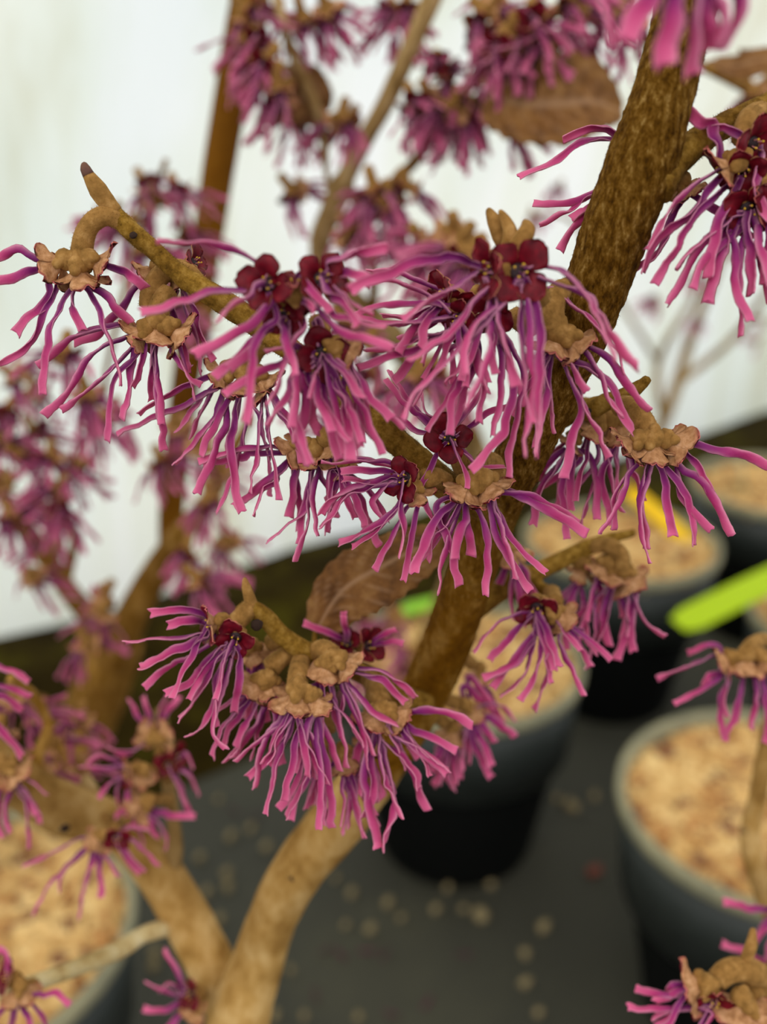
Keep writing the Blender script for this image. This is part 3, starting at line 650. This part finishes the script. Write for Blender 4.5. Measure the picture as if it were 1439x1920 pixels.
# ---- Q group
px_tube('twig', main, [(800, 1320, .288, 44), (740, 1300, .28, 42), (680, 1262, .27, 40), (620, 1238, .262, 38), (575, 1222, .256, 40), (530, 1192, .252, 36), (495, 1155, .249, 36), (470, 1140, .248, 34), (450, 1150, .248, 28)], M['twig'], 24, .0008, .0002, 700, .08)
bud([(474, 1140, .248, 26), (468, 1120, .247, 22), (462, 1100, .246, 18), (459, 1084, .246, 7)])
b = MB(); ellip(b, P(482, 1172, .244), D(.2, 0, 1), .0014, .0008, 0, .3); keep(b.build('leaf_scar', M['scar']), main)
flower(main, (425, 1185), .244, [(-32, -14, (-.85, -.1, .3), 1.0), (16, 14, (-.1, -.45, 1), 1.0)],
 [[(388,1154),(339,1140),(282,1151)], [(377,1170),(350,1168),(311,1170)], [(381,1186),(304,1196),(233,1205)], [(388,1196),(332,1220),(263,1252)], [(408,1199),(367,1227),(301,1262),(269,1290)],
  [(395,1231),(367,1272),(311,1300)], [(408,1231),(381,1293),(339,1349)], [(422,1231),(405,1293),(405,1363)], [(430,1240),(395,1363),(421,1408)], [(415,1260),(388,1352),(351,1382)], [(400,1240),(370,1280),(352,1310)], [(448,1232),(446,1280),(440,1330)]], (-.006, .004), 2,
 [(468, 1140, .248, 1.1), (452, 1158, .246, 1.1), (438, 1172, .246, 1.2)], wid=.0023)
flower(main, (500, 1272), .252, [(-18, 16, (-.6, -.6, .3), 1.0), (8, 20, (.1, -.85, .4), .9)],
 [[(464,1300),(415,1328),(400,1345)], [(464,1307),(422,1363),(398,1418)], [(495,1321),(474,1373),(422,1427)], [(505,1325),(470,1380),(440,1420)], [(480,1320),(450,1370),(440,1400)]], (-.006, .004), 4,
 [(556, 1228, .258), (530, 1232, .255, 1.1), (508, 1252, .253, 1.3)], wid=.0023)
flower(main, (556, 1300), .246, [(0, 14, (-.1, -.85, .45), 1.1), (35, 18, (.3, -.8, .4), .85)],
 [[(533,1345),(499,1397),(481,1474)], [(547,1349),(523,1401),(467,1456)], [(568,1349),(579,1401),(610,1472)], [(575,1345),(585,1410),(590,1460)], [(544,1363),(520,1443),(502,1526)],
  [(572,1380),(560,1450),(523,1515)], [(582,1390),(575,1460),(537,1536)], [(600,1370),(620,1484),(620,1554)], [(540,1350),(490,1390),(440,1425)], [(590,1360),(600,1450),(597,1560)], [(560,1360),(545,1440),(530,1500)]], (-.006, .006), 5,
 [(566, 1232, .256, 1.1), (560, 1262, .249, 1.2), (558, 1290, .247, 1.3)], wid=.0023)
flower(main, (628, 1250), .25, [(-18, 8, (-.2, -.8, .4), .9), (22, -2, (.6, -.6, .4), .95)],
 [[(656,1248),(715,1255),(753,1279),(781,1307)], [(660,1256),(718,1276),(763,1318)], [(652,1272),(690,1321),(746,1359)], [(642,1272),(669,1335),(697,1415)], [(607,1300),(656,1349),(683,1397)], [(600,1280),(575,1300),(570,1330)], [(615,1290),(640,1380),(650,1440)], [(640,1290),(680,1380),(690,1440)]], (-.006, .003), 3,
 [(590, 1225, .256), (605, 1215, .253, 1.1), (622, 1228, .251, 1.3)], wid=.0022)
flower(main, (722, 1340), .254, [(-18, 8, (-.4, -.75, .4), .95), (24, 2, (.7, -.5, .3), .9)],
 [[(753,1338),(822,1335),(885,1359)], [(753,1356),(815,1384),(856,1406)], [(746,1366),(791,1404),(840,1452)], [(729,1363),(749,1404),(760,1439)], [(708,1380),(711,1439),(756,1538)],
  [(740,1380),(770,1450),(802,1519)], [(720,1390),(775,1440),(785,1480)], [(700,1390),(687,1450),(711,1592)], [(710,1390),(735,1500),(715,1592)], [(695,1380),(685,1430),(675,1490)], [(690,1400),(700,1480),(680,1530)], [(735,1370),(800,1410),(845,1440)]], (-.006, .004), 4,
 [(690, 1270, .268, 1.1), (705, 1290, .26, 1.2), (715, 1320, .256, 1.4)], wid=.0023)
flower(main, (610, 1405), .262, [(-10, 0, (-.3, -.8, .3), .9), (40, 20, (.3, -.8, .4), .9)], [[(640,1440),(650,1500),(640,1560)], [(620,1440),(610,1500),(600,1550)], [(655,1440),(660,1500),(655,1550)]], (-.006, .006), 12, [(615, 1330, .268), (612, 1370, .265, 1.2)], wid=.0023)
flower(main, (660, 1210), .272, [(-10, -5, (-.3, .3, .8), .9), (35, 0, (.6, .2, .5), .9)], [[(650,1200),(620,1190),(570,1170)]], (-.004, .004), 4, [(660, 1250, .27), (660, 1230, .272)], wid=.002, edir=(.2, .5, .2), elen=(.008, .012))
flower(main, (480, 1225), .262, [(0, 0, (.3, -.6, .3), .9)], [], (-.004, .006), 8, [(530, 1200, .258), (505, 1205, .26)], wid=.0022)
flower(main, (690, 1395), .268, [(0, 0, (0, -.8, .4), .9)], [], (-.004, .006), 8, [(700, 1290, .276), (695, 1350, .272)], wid=.0022)
# ---- S upper right
px_tube('twig', main, [(1225, 345, .208, 90), (1262, 305, .210, 62), (1310, 265, .212, 52), (1360, 235, .214, 46), (1400, 216, .215, 44), (1450, 192, .216, 44), (1510, 170, .217, 36)], M['twig'], 28, .0006, .0003, 900, .08, hair=3000)
flower(main, (1400, 290), .206, [(-42, 30, (-.7, -.5, .4), 1.0), (20, -20, (.5, -.4, .8), 1.0), (-5, 30, (-.2, -.7, .7), .9)],
 [[(1368,309),(1298,353),(1246,408),(1215,465)], [(1360,320),(1290,400),(1230,450),(1201,509)], [(1368,340),(1298,410),(1261,475),(1225,533)], [(1376,353),(1350,430),(1308,481),(1254,574)],
  [(1423,296),(1410,348),(1445,410)], [(1335,235),(1310,225),(1288,210)], [(1360,235),(1340,240),(1330,236)], [(1376,360),(1345,431),(1329,520)]], (-.004, .004), 0,
 [(1428, 208, .213, 1.0), (1404, 222, .209, 1.05), (1394, 262, .207, 1.15)], wid=.0024)
flower(main, (1405, 395), .206, [(0, 0, (-.1, -.6, 1), 1.1), (40, -20, (.5, -.3, .8), 1.0)],
 [[(1376,403),(1321,449),(1264,501)], [(1368,431),(1342,501),(1326,566)], [(1375,430),(1384,540),(1408,602)], [(1405,413),(1386,488),(1389,634)], [(1418,410),(1436,527)], [(1370,420),(1355,480),(1345,520)], [(1385,430),(1330,480),(1300,540)], [(1430,400),(1430,460),(1450,530)]], (-.006, .004), 3,
 [(1440, 300, .214, 1.2), (1420, 350, .21, 1.2)], wid=.0024)
flower(main, (1285, 350), .215, [(5, 5, (.5, -.6, .1), .75)], [[(1280,370),(1265,400),(1250,425)], [(1262,410),(1240,470),(1167,524)]], (.001, .004), 1, [(1250, 330, .213), (1265, 340, .214)])
flower(main, (1195, 330), .222, [(0, 0, (-.5, -.3, -.5), .9)],
 [[(1165,262),(1152,245),(1115,235),(1058,260)], [(1165,280),(1150,265),(1105,265),(1040,305),(975,333)], [(1150,350),(1115,362),(1060,380),(998,382)], [(1140,360),(1110,370),(1060,400),(1013,422)], [(1120,385),(1085,420),(1050,472)], [(1120,375),(1095,392),(1072,410)]], (-.003, .003), 0, [(1215, 320, .216)], wid=.0019) if False else None
fb = flower(main, (1195, 330), .222, [(0, 0, (-.5, -.3, -.5), .9)],
 [[(1165,262),(1152,245),(1115,235),(1058,260)], [(1165,280),(1150,265),(1105,265),(1040,305),(975,333)], [(1150,350),(1115,362),(1060,380),(998,382)], [(1140,360),(1110,370),(1060,400),(1013,422)], [(1120,385),(1085,420),(1050,472)], [(1120,375),(1095,392),(1072,410)]], (-.003, .003), 0, [(1225, 325, .212), (1205, 328, .22)], wid=.0019)
# ---- near blurred one at the top
flower(main, (1300, -70), .150, [(-25, 0, (-.3, -.6, .6), 1.0), (40, 0, (.4, -.6, .5), 1.0)],
 [[(1262,-40),(1255,20),(1247,122)], [(1300,-40),(1302,40),(1295,145)], [(1330,-40),(1318,20),(1335,98)], [(1350,-40),(1385,10),(1345,95)], [(1240,-50),(1215,0),(1182,78)], [(1200,-60),(1140,-20),(1157,82)], [(1320,-40),(1350,40),(1340,80)]], (-.004, .003), 0,
 [(1330, -130, .18, 1.2), (1310, -100, .16, 1)], wid=.0033)

# ------------------------------------------------------------------ leaves
def leaf(plant, pts, wid, nrm, d, seed, fold=.3, curl=.2, name='leaf', pet=None):
    """pts: midrib px points from base to tip, wid: half widths (left,right) in px along it"""
    c = catmull([(P(x, y, dd),) for x, y, dd in pts], .0012); c = [q[0] for q in c]; n = len(c); fr = frames(c); N0 = D(*nrm).normalized()
    m_ = 17; vs = []; fs = []; U = []; rs = random.Random(seed)
    for i, p in enumerate(c):
        t = i/(n-1); T = fr[i][0]; s = T.cross(N0).normalized(); u = s.cross(T).normalized()
        prof = math.sin(math.pi*min(1, (t*.94+.03))**.8)**.75
        for j in range(m_):
            x = -1+2*j/(m_-1); k = wid[0] if x < 0 else wid[1]
            ser = 1+.05*math.sin(t*75+seed)*(abs(x) > .9)
            h = k*d/FPX*prof*ser
            vein = .035*math.cos((t*9-abs(x)*2.1)*6.283)*min(1, abs(x)*3)
            q = p+s*(x*h)+u*(h*(fold*abs(x)-curl*x*x+vein+.22*noise.noise(Vector((x*1.6, t*4, seed)))))
            vs.append(q); U.append(max(0, 1-abs(x)*9)+max(0, math.cos((t*9-abs(x)*2.1)*6.283)-.8)*2.5)
    for i in range(n-1):
        for j in range(m_-1): a = i*m_+j; fs.append((a, a+1, a+m_+1, a+m_))
    o = mesh_obj(name, vs, fs, M['leaf'], None, None, True, {'u': [min(1, x) for x in U], 't': [0.0]*len(U)}); keep(o, plant)
    sm = o.modifiers.new('thick', 'SOLIDIFY'); sm.thickness = .00025
    if pet: 
        b = MB(); tube(b, [(P(*q[:3]), q[3]/2*q[2]/FPX) for q in pet], .001, 10); k = b.build('petiole', M['twig']); k.parent = o
    return o
leaf(main, [(592,1185,.272), (640,1110,.27), (720,1060,.268), (800,1020,.268), (870,985,.272)], (58, 72), (-.1, .25, 1), .27, 5, .35, .25, pet=[(588, 1215, .27, 9), (592, 1180, .272, 9)])

# ------------------------------------------------------------------ background flowers: a few made once, then copied
def proto_flower(seed, mat_='petal_far', npet=13, cone=1.0, nc=3):
    r = random.Random(seed); bb, bs = MB(), MB(); R = .0044; cs = []
    for i in range(nc):
        a = 6.283*i/nc+r.random(); ax = Vector((math.cos(a)*.75*cone, math.sin(a)*.75*cone, -.7)).normalized(); c = ax*R*1.0; cs.append((c, ax)); calyx(bb, bs, None, c, ax, R, seed*10+i, False)
    tube(bb, [(V(0, 0, .006), .0018), (V(0, 0, 0), .0022)], .002, 8)
    out = [bb.build('flower', M['bract']), bs.build('calyx', [M['sepal_out'], M['sepal_in'], M['cup']])]
    for i in range(npet):
        q, a = cs[i % nc]; dv = (a*.9+Vector((r.uniform(-1, 1), r.uniform(-1, 1), r.uniform(-1, .5)))*.6).normalized(); L = r.uniform(.012, .018)
        side = Vector((r.uniform(-1, 1), r.uniform(-1, 1), r.uniform(-1, 1)))*.001
        b = MB(); ribbon(b, [q, q+dv*L*.5+side, q+dv*L+V(0, 0, -.0025)], .0022*r.uniform(.85, 1.15), seed*50+i, False); out.append(b.build('petal', M[mat_]))
    for o in out[1:]: o.parent = out[0]
    return out
protos = [proto_flower(s, npet=n_, cone=c_, nc=k_) for s, n_, c_, k_ in ((1, 14, 1, 3), (2, 12, 1.1, 3), (3, 15, .8, 4), (4, 9, 1.3, 2), (5, 12, .7, 3))]
used = [False]*len(protos)
def bg_flower(plant, x, y, d, seed, s=1.0, tilt=None):
    r = random.Random(seed); k = r.randrange(len(protos)); src = protos[k]
    c = src[0].copy(); COL.objects.link(c); c.parent = plant
    rt = tilt or (r.uniform(-.8, .8), r.uniform(-.8, .8), r.random()*6.28)
    mat4 = Matrix.Translation(P(x, y, d)-Vector(plant.location)) @ Euler(rt).to_matrix().to_4x4() @ Matrix.Scale(s, 4)
    c.matrix_basis = mat4
    for ch in src[1:]:
        q = ch.copy(); COL.objects.link(q); q.parent = c
    return c
def w_tube(name, plant, pts, m, seg=14, step=.004, rough=.0003, knob=.05):
    b = MB(); tube(b, pts, step, seg, rough, 150, knob); return keep(b.build(name, m), plant)
def px(pts): return [(P(x, y, d), wp/2*d/FPX) for x, y, d, wp in pts]

# -- shrub in the lower left pot
bl = plane_hit(-90, 1660, SZ)
left = empty('witch_hazel', (bl.x, bl.y, SZ)); tag(left, 'blurred witch hazel with forking stems behind the left side, rooted in the lower left pot', 'shrub')
w_tube('trunk', left, [(Vector((bl.x, bl.y, SZ-.02)), .017), (P(-70, 1540, .80), .016), (P(20, 1475, .78), .016)] + px([(110, 1420, .74, 84), (155, 1370, .72, 104), (190, 1290, .68, 104), (222, 1205, .65, 92)]), M['branch_far'], 20)
w_tube('branch', left, px([(205, 1260, .66, 76), (245, 1160, .62, 62), (300, 1060, .60, 54), (350, 990, .58, 44), (390, 940, .57, 38), (430, 860, .56, 26), (470, 780, .55, 18)]), M['branch_far'])
w_tube('branch', left, px([(215, 1225, .65, 50), (180, 1170, .62, 46), (130, 1110, .60, 40), (90, 1050, .58, 38), (45, 985, .56, 34), (0, 920, .55, 28), (-40, 860, .54, 24)]), M['branch_far'])
w_tube('stem', left, px([(320, 1030, .60, 44), (322, 950, .60, 48), (338, 800, .585, 52), (362, 620, .57, 55), (389, 450, .56, 57), (416, 280, .55, 62), (444, 120, .54, 66), (466, 0, .53, 68), (490, -120, .53, 68)]), M['stem_brown'], 20, .006, .0001, .0)
w_tube('branch', left, px([(150, 1370, .72, 40), (95, 1330, .66, 30), (60, 1310, .62, 22), (20, 1290, .6, 18)]), M['branch_far'])
w_tube('branch', left, px([(120, 1110, .60, 20), (140, 1000, .58, 18), (110, 930, .57, 16), (150, 840, .56, 14), (190, 770, .55, 12), (200, 690, .55, 10)]), M['branch_far'])
L_F = [(15,770,.5),(60,800,.52),(95,850,.5),(30,850,.5),(110,910,.5),(75,930,.52),(20,900,.53),(60,1080,.55),(115,950,.5),(180,790,.5),(215,770,.52),(195,1140,.5),(200,1110,.52),(350,1030,.5),
 (425,1010,.52),(365,1080,.48),(390,930,.5),(120,650,.42),(300,860,.5),(410,880,.52),(240,420,.5),(290,370,.5),(210,400,.52),(330,350,.5),(345,430,.52),(270,340,.5),(0,820,.5),(140,870,.52),(60,730,.53),(375,830,.5),
 (330,790,.52),(160,730,.45),(20,700,.5),(90,1010,.55),(160,1200,.5),(330,560,.5),(390,590,.52),(265,460,.5),(320,480,.52),(20,960,.5)]
w_tube('branch', left, px([(200, 690, .55, 10), (230, 560, .53, 12), (260, 440, .52, 12), (290, 360, .51, 12), (312, 300, .5, 10)]), M['branch_far'])
for i, (x, y, d) in enumerate(L_F): bg_flower(left, x, y, d, 100+i, 1.18)
# -- flowers on the pale low branch belong to the main shrub (in front of the left pot)
for i, (x, y, d) in enumerate([(60,1330,.40),(100,1390,.40),(25,1300,.38),(0,1370,.36),(150,1340,.42),(70,1440,.39),(-20,1470,.33),(145,1430,.42)]):
    bg_flower(main, x, y, d, 300+i, .95)
flower(main, (20, 1440), .325, [(-30, 0, (-.5, -.6, .3), 1.1), (10, 10, (.5, -.6, .3), 1.1)],
 [[(20,1480),(10,1520),(20,1560)], [(30,1475),(50,1510),(56,1590)], [(40,1470),(62,1500),(78,1545)], [(45,1455),(70,1470),(85,1490)], [(0,1480),(-5,1520),(0,1570)]], (-.004, .004), 2, [(40, 1420, .345), (25, 1425, .33)])
flower(main, (-40, 1270), .30, [(0, 0, (.5, -.3, .4), 1.0)],
 [[(-20,1240),(20,1255),(55,1275)], [(-20,1280),(20,1290),(58,1306)], [(-20,1300),(15,1315),(42,1333)], [(-20,1340),(10,1380),(43,1418)]], (-.004, .004), 2, [(-60, 1300, .32), (-50, 1285, .31)], wid=.0025)
flower(main, (205, 1568), .335, [(-22, 6, (-.5, -.5, .5), .9), (14, 4, (.3, -.4, .9), .9)],
 [[(153,1572),(104,1593),(45,1621)], [(150,1595),(94,1656),(62,1713)], [(160,1597),(118,1638),(111,1672)], [(170,1600),(156,1663),(146,1720)], [(180,1604),(170,1630),(168,1650)], [(189,1604),(190,1645),(191,1684)], [(195,1600),(210,1620),(222,1642)],
  [(212,1576),(243,1611),(271,1635)], [(215,1576),(240,1620),(262,1638)], [(226,1555),(250,1550),(278,1555)], [(230,1560),(280,1600),(300,1620)]], (-.004, .002), 0, [(225, 1545, .358), (215, 1555, .345)], wid=.0022)
flower(main, (292, 1378), .345, [(-14, 0, (-.5, .2, -.5), 1.0), (16, 0, (.5, .2, -.5), 1.0)], [[(285,1345),(275,1320),(270,1305)], [(295,1345),(305,1315),(315,1300)], [(300,1350),(325,1320),(335,1305)], [(262,1398),(235,1412),(202,1402)]], (-.004, .004), 1, [(310, 1440, .366), (300, 1405, .352)], wid=.0024, edir=(0, .5, 0))
flower(main, (250, 1446), .342, [(-10, 0, (-.8, -.1, .4), 1.05), (12, 6, (-.3, -.4, .5), .95)], [[(225,1455),(200,1470),(185,1495)], [(225,1440),(190,1445),(150,1440)], [(225,1435),(190,1420),(165,1430)], [(225,1460),(215,1485),(222,1510)]], (-.004, .004), 1, [(312, 1450, .366), (280, 1445, .352)], wid=.0024)
flower(main, (264, 1508), .345, [(0, 0, (-.5, -.3, .6), 1.15)], [[(255,1535),(250,1545),(235,1548)], [(285,1530),(290,1560),(300,1570)], [(290,1520),(330,1530),(365,1530)], [(290,1535),(310,1570),(308,1590)]], (-.004, .004), 2, [(318, 1500, .366), (290, 1500, .355)], wid=.0024)
flower(main, (314, 1434), .348, [(0, 0, (.1, 0, 1), .9), (20, -15, (.6, .1, .3), .8)], [[(335,1440),(355,1450),(374,1488)], [(330,1460),(345,1500),(358,1532)], [(335,1420),(350,1410),(362,1440)]], (-.004, .004), 1, [(316, 1460, .366), (316, 1445, .355)], wid=.0024)
flower(main, (38, 1862), .31, [(0, 0, (-.1, -.8, .3), 1.0), (-25, -30, (-.5, .3, .4), .9)], [[(30,1880),(15,1920),(0,1960)], [(40,1885),(55,1920),(55,1960)], [(55,1880),(80,1910),(92,1960)], [(60,1870),(100,1860),(130,1885)], [(15,1880),(-5,1900),(-20,1930)], [(25,1870),(10,1790),(-20,1785)]], (-.004, .003), 1, [(70, 1842, .32), (50, 1850, .314)], wid=.0024)
flower(main, (355, 1872), .345, [(0, -8, (-.6, .1, .6), 1.0), (8, 20, (-.3, -.5, .6), .9)], [[(340,1850),(330,1820),(305,1782)], [(335,1855),(318,1840),(305,1858)], [(335,1870),(300,1858),(272,1845)], [(335,1880),(305,1895),(270,1890)], [(345,1895),(320,1920),(300,1950)]], (-.004, .003), 0, [(385, 1862, .37), (370, 1868, .355)], wid=.0026)
px_tube('twig', main, [(300, 1330, .372, 20), (312, 1400, .37, 30), (318, 1480, .37, 26), (325, 1540, .37, 26), (328, 1600, .372, 30), (318, 1660, .378, 30)], M['branch_pale'], 12, .0015, .0002, 300, .1)
px_tube('twig', main, [(60, 1485, .36, 30), (70, 1420, .36, 26), (90, 1360, .37, 20), (60, 1300, .36, 16), (20, 1270, .34, 14)], M['branch_far'], 12, .0015, .0002, 300, .1)
px_tube('twig', main, [(400, 1850, .37, 24), (375, 1875, .366, 20), (350, 1885, .362, 16)], M['twig'], 12)

# -- shrub in the middle pot, its branches show at the top
bm_ = plane_hit(775, 1235, SZ)
rear = empty('witch_hazel', (bm_.x, bm_.y, SZ)); tag(rear, 'blurred witch hazel with pale branches filling the top centre, rooted in the middle pot', 'shrub')
w_tube('trunk', rear, [(Vector((bm_.x, bm_.y, SZ-.02)), .012), (P(850, 1090, 1.0), .011), (P(900, 960, .85), .010), (P(880, 820, .72), .0095), (P(760, 660, .62), .009), (P(650, 560, .56), .0085)] + px([(600, 470, .53, 40), (625, 390, .51, 44), (645, 340, .50, 46)]), M['branch_pale'], 18)
w_tube('branch', rear, px([(640, 350, .50, 38), (680, 270, .49, 34), (725, 190, .48, 34), (770, 90, .47, 36), (805, 10, .46, 38), (840, -80, .45, 36)]), M['branch_pale'])
w_tube('branch', rear, px([(622, 380, .505, 12), (612, 320, .50, 12), (605, 240, .49, 20), (580, 170, .48, 22), (545, 90, .47, 18), (520, 0, .46, 18), (510, -60, .46, 16)]), M['branch_pale'])
w_tube('branch', rear, px([(690, 420, .52, 20), (730, 350, .50, 22), (780, 300, .49, 20), (830, 230, .48, 24), (880, 160, .47, 28), (930, 90, .46, 26), (990, 20, .45, 24), (1040, -60, .44, 22)]), M['branch_far'])
w_tube('branch', rear, px([(700, 600, .58, 20), (700, 500, .54, 20), (690, 420, .52, 22), (720, 350, .5, 18)]), M['branch_far'])
w_tube('branch', rear, px([(990, 20, .45, 20), (1080, 30, .46, 18), (1200, 70, .48, 18), (1330, 130, .5, 18), (1420, 180, .52, 16)]), M['branch_far'])
R_F = [(500,110,.45),(470,90,.46),(520,150,.45),(455,15,.46),(500,20,.47),(565,25,.47),(640,215,.48),(655,225,.5),(560,210,.5),(545,352,.5),(700,345,.45),(735,350,.46),(680,390,.48),(825,120,.45),(775,185,.46),(805,180,.47),(850,195,.45),
 (900,200,.47),(960,60,.42),(1000,30,.41),(930,120,.43),(985,110,.43),(1020,60,.42),(760,10,.48),(735,20,.5),(1080,10,.42),(1140,0,.42),(890,60,.46),(870,450,.40),(820,455,.42),(880,470,.38),(780,470,.45),(1410,170,.5),(1440,150,.52),
 (700,700,.45),(760,720,.45),(820,700,.42),(690,640,.45),(730,1180,.75),(760,1240,.72),(700,1260,.7),(690,1160,.75),(640,600,.5),(930,15,.43),(1060,-15,.42),(650,430,.48),(790,690,.40),(660,780,.42),(740,1150,.7),(960,220,.46),(780,1215,.68),(940,80,.42),(990,70,.42),(905,20,.43),(1040,90,.43),(480,60,.46),(530,180,.46),(720,370,.45),(760,345,.46),(840,160,.46),(880,215,.46),(1180,20,.43),(850,430,.41),(790,450,.43),(610,10,.47)]
for i, (x, y, d) in enumerate(R_F): bg_flower(rear, x, y, d, 500+i, 1.3)
leaf(rear, [(915,182,.43), (985,196,.42), (1050,195,.415), (1110,190,.42), (1168,210,.43)], (118, 84), (0, .1, 1), .42, 8, .3, .2)
leaf(rear, [(1115,235,.44), (1080,170,.43), (1075,120,.43), (1110,85,.44)], (48, 60), (-.2, .1, 1), .43, 13, .3, .3)
leaf(rear, [(600,190,.5), (560,190,.49), (520,205,.49), (480,225,.5)], (44, 52), (0, .2, 1), .49, 9, .3, .2)
leaf(rear, [(540,120,.5), (575,140,.49), (605,180,.49), (600,220,.5)], (28, 32), (.2, .2, 1), .49, 10, .3, .2)
leaf(rear, [(1340,110,.46), (1380,120,.45), (1439,110,.45), (1490,100,.45)], (32, 38), (0, .3, 1), .45, 11, .3, .2)

# -- shrub rooted in the right pot
br = plane_hit(1520, 1520, SZ)
right = empty('witch_hazel', (br.x, br.y, SZ)); tag(right, 'witch hazel entering from the right edge with pale stem, rooted in the large right pot', 'shrub')
w_tube('trunk', right, [(Vector((br.x, br.y, SZ-.02)), .008), (P(1560, 1640, .7), .0075)] + px([(1520, 1760, .52, 34), (1460, 1730, .43, 36), (1428, 1660, .41, 38), (1412, 1600, .40, 42), (1408, 1555, .395, 38), (1420, 1500, .39, 34), (1432, 1430, .38, 32), (1448, 1350, .37, 30), (1475, 1260, .35, 28), (1490, 1180, .33, 26)]), M['trunk_low'], 18, .002, .0003, .08)
w_tube('branch', right, px([(1406, 1560, .394, 20), (1392, 1552, .392, 12)]), M['branch_pale'], 10)
w_tube('branch', right, px([(1470, 1740, .44, 30), (1465, 1790, .36, 34), (1450, 1830, .31, 36), (1440, 1870, .29, 38), (1470, 1960, .28, 38)]), M['twig'], 16, .002, .0002, .1)
flower(right, (1396, 1238), .305, [(-38, 0, (-.8, -.4, .3), .9), (0, 6, (-.1, -.8, .6), 1.1), (40, 0, (.6, -.6, .3), .9)],
 [[(1345,1210),(1320,1212),(1290,1225)], [(1345,1230),(1290,1250),(1236,1273)], [(1360,1260),(1325,1285),(1265,1320)], [(1365,1275),(1352,1320),(1360,1385)], [(1395,1275),(1380,1330),(1358,1388)], [(1415,1275),(1415,1320),(1406,1365)], [(1430,1275),(1440,1330),(1438,1395)], [(1350,1262),(1330,1270),(1320,1290)]], (-.004, .004), 2,
 [(1475, 1225, .335, 1.0), (1440, 1200, .32, 1.0), (1412, 1208, .31, 1.1), (1400, 1228, .306, 1.3)], wid=.0021)
flower(right, (1325, 1855), .275, [(-25, -5, (-.8, -.3, .5), 1.2), (15, 25, (0, -.6, .8), 1.1)],
 [[(1280,1860),(1240,1862),(1190,1855)], [(1300,1880),(1250,1890),(1178,1890)], [(1310,1880),(1260,1890),(1222,1906)], [(1290,1840),(1270,1860),(1230,1880)], [(1285,1850),(1260,1850),(1250,1870)], [(1300,1885),(1340,1900),(1310,1950)]], (-.004, .004), 3,
 [(1450, 1850, .29, 1.4), (1415, 1822, .28, 1.6), (1370, 1820, .277, 1.6), (1345, 1838, .276, 1.4)], wid=.0022)
flower(right, (1385, 1890), .275, [(0, 0, (-.1, -.8, .6), 1.2), (30, 10, (.5, -.6, .6), 1.0)], [[(1380,1910),(1370,1960)], [(1400,1900),(1410,1960)]], (-.004, .004), 3, [(1430, 1850, .285, 1.4), (1405, 1868, .28, 1.4)])
flower(right, (1465, 1700), .34, [(0, 0, (-.6, -.4, .5), .9)], [[(1450,1705),(1410,1702),(1356,1692)], [(1450,1720),(1425,1745),(1410,1780)], [(1440,1800),(1390,1780),(1353,1768)]], (-.004, .004), 2, [(1470, 1760, .43), (1475, 1720, .38)], wid=.0026)
px_tube('bud', right, [(1410, 1840, .28, 26), (1402, 1800, .278, 24), (1410, 1770, .277, 22), (1413, 1742, .277, 10)], M['bract'], 14, .0006)

# -- bare far shrub to the right
bf = plane_hit(1155, 975, SZ)
far = empty('witch_hazel', (bf.x, bf.y, SZ)); tag(far, 'very blurred pale stemmed shrub against the film at right, rooted beside the yellow tag', 'shrub')
w_tube('trunk', far, [(Vector((bf.x, bf.y, SZ-.02)), .012), (P(1190, 880, 1.6), .011)] + px([(1240, 800, 1.4, 22), (1270, 720, 1.35, 22), (1300, 620, 1.3, 20), (1340, 520, 1.25, 16), (1380, 400, 1.2, 14)]), M['branch_pale'], 12, .01)
w_tube('branch', far, px([(1245, 790, 1.4, 16), (1235, 680, 1.35, 14), (1300, 560, 1.3, 12), (1320, 480, 1.25, 10)]), M['branch_pale'], 10, .01)
w_tube('branch', far, px([(1270, 720, 1.35, 14), (1370, 640, 1.3, 14), (1430, 560, 1.25, 12), (1480, 480, 1.2, 10)]), M['branch_pale'], 10, .01)
for i, (x, y, d) in enumerate([(1232,572,1.1),(1225,560,1.1),(1310,600,1.15),(1300,520,1.1),(1420,640,1.2),(1430,600,1.2),(1380,480,1.1),(1050,350,.9),(1000,400,.95)]): bg_flower(far, x, y, d, 800+i)
w_tube('branch', far, px([(1235, 680, 1.35, 10), (1160, 560, 1.2, 10), (1080, 420, 1.0, 8), (1000, 400, .95, 6)]), M['branch_pale'], 8, .01)

for src in protos:
    for o in src: bpy.data.objects.remove(o)
# pot of the main shrub, below the frame
pot(Vector((main.location.x, main.location.y-.02, 0)), .14, 'black plastic pot at the foot of the sharp witch hazel', 'bark mulch at the foot of the sharp witch hazel', 9, 500)
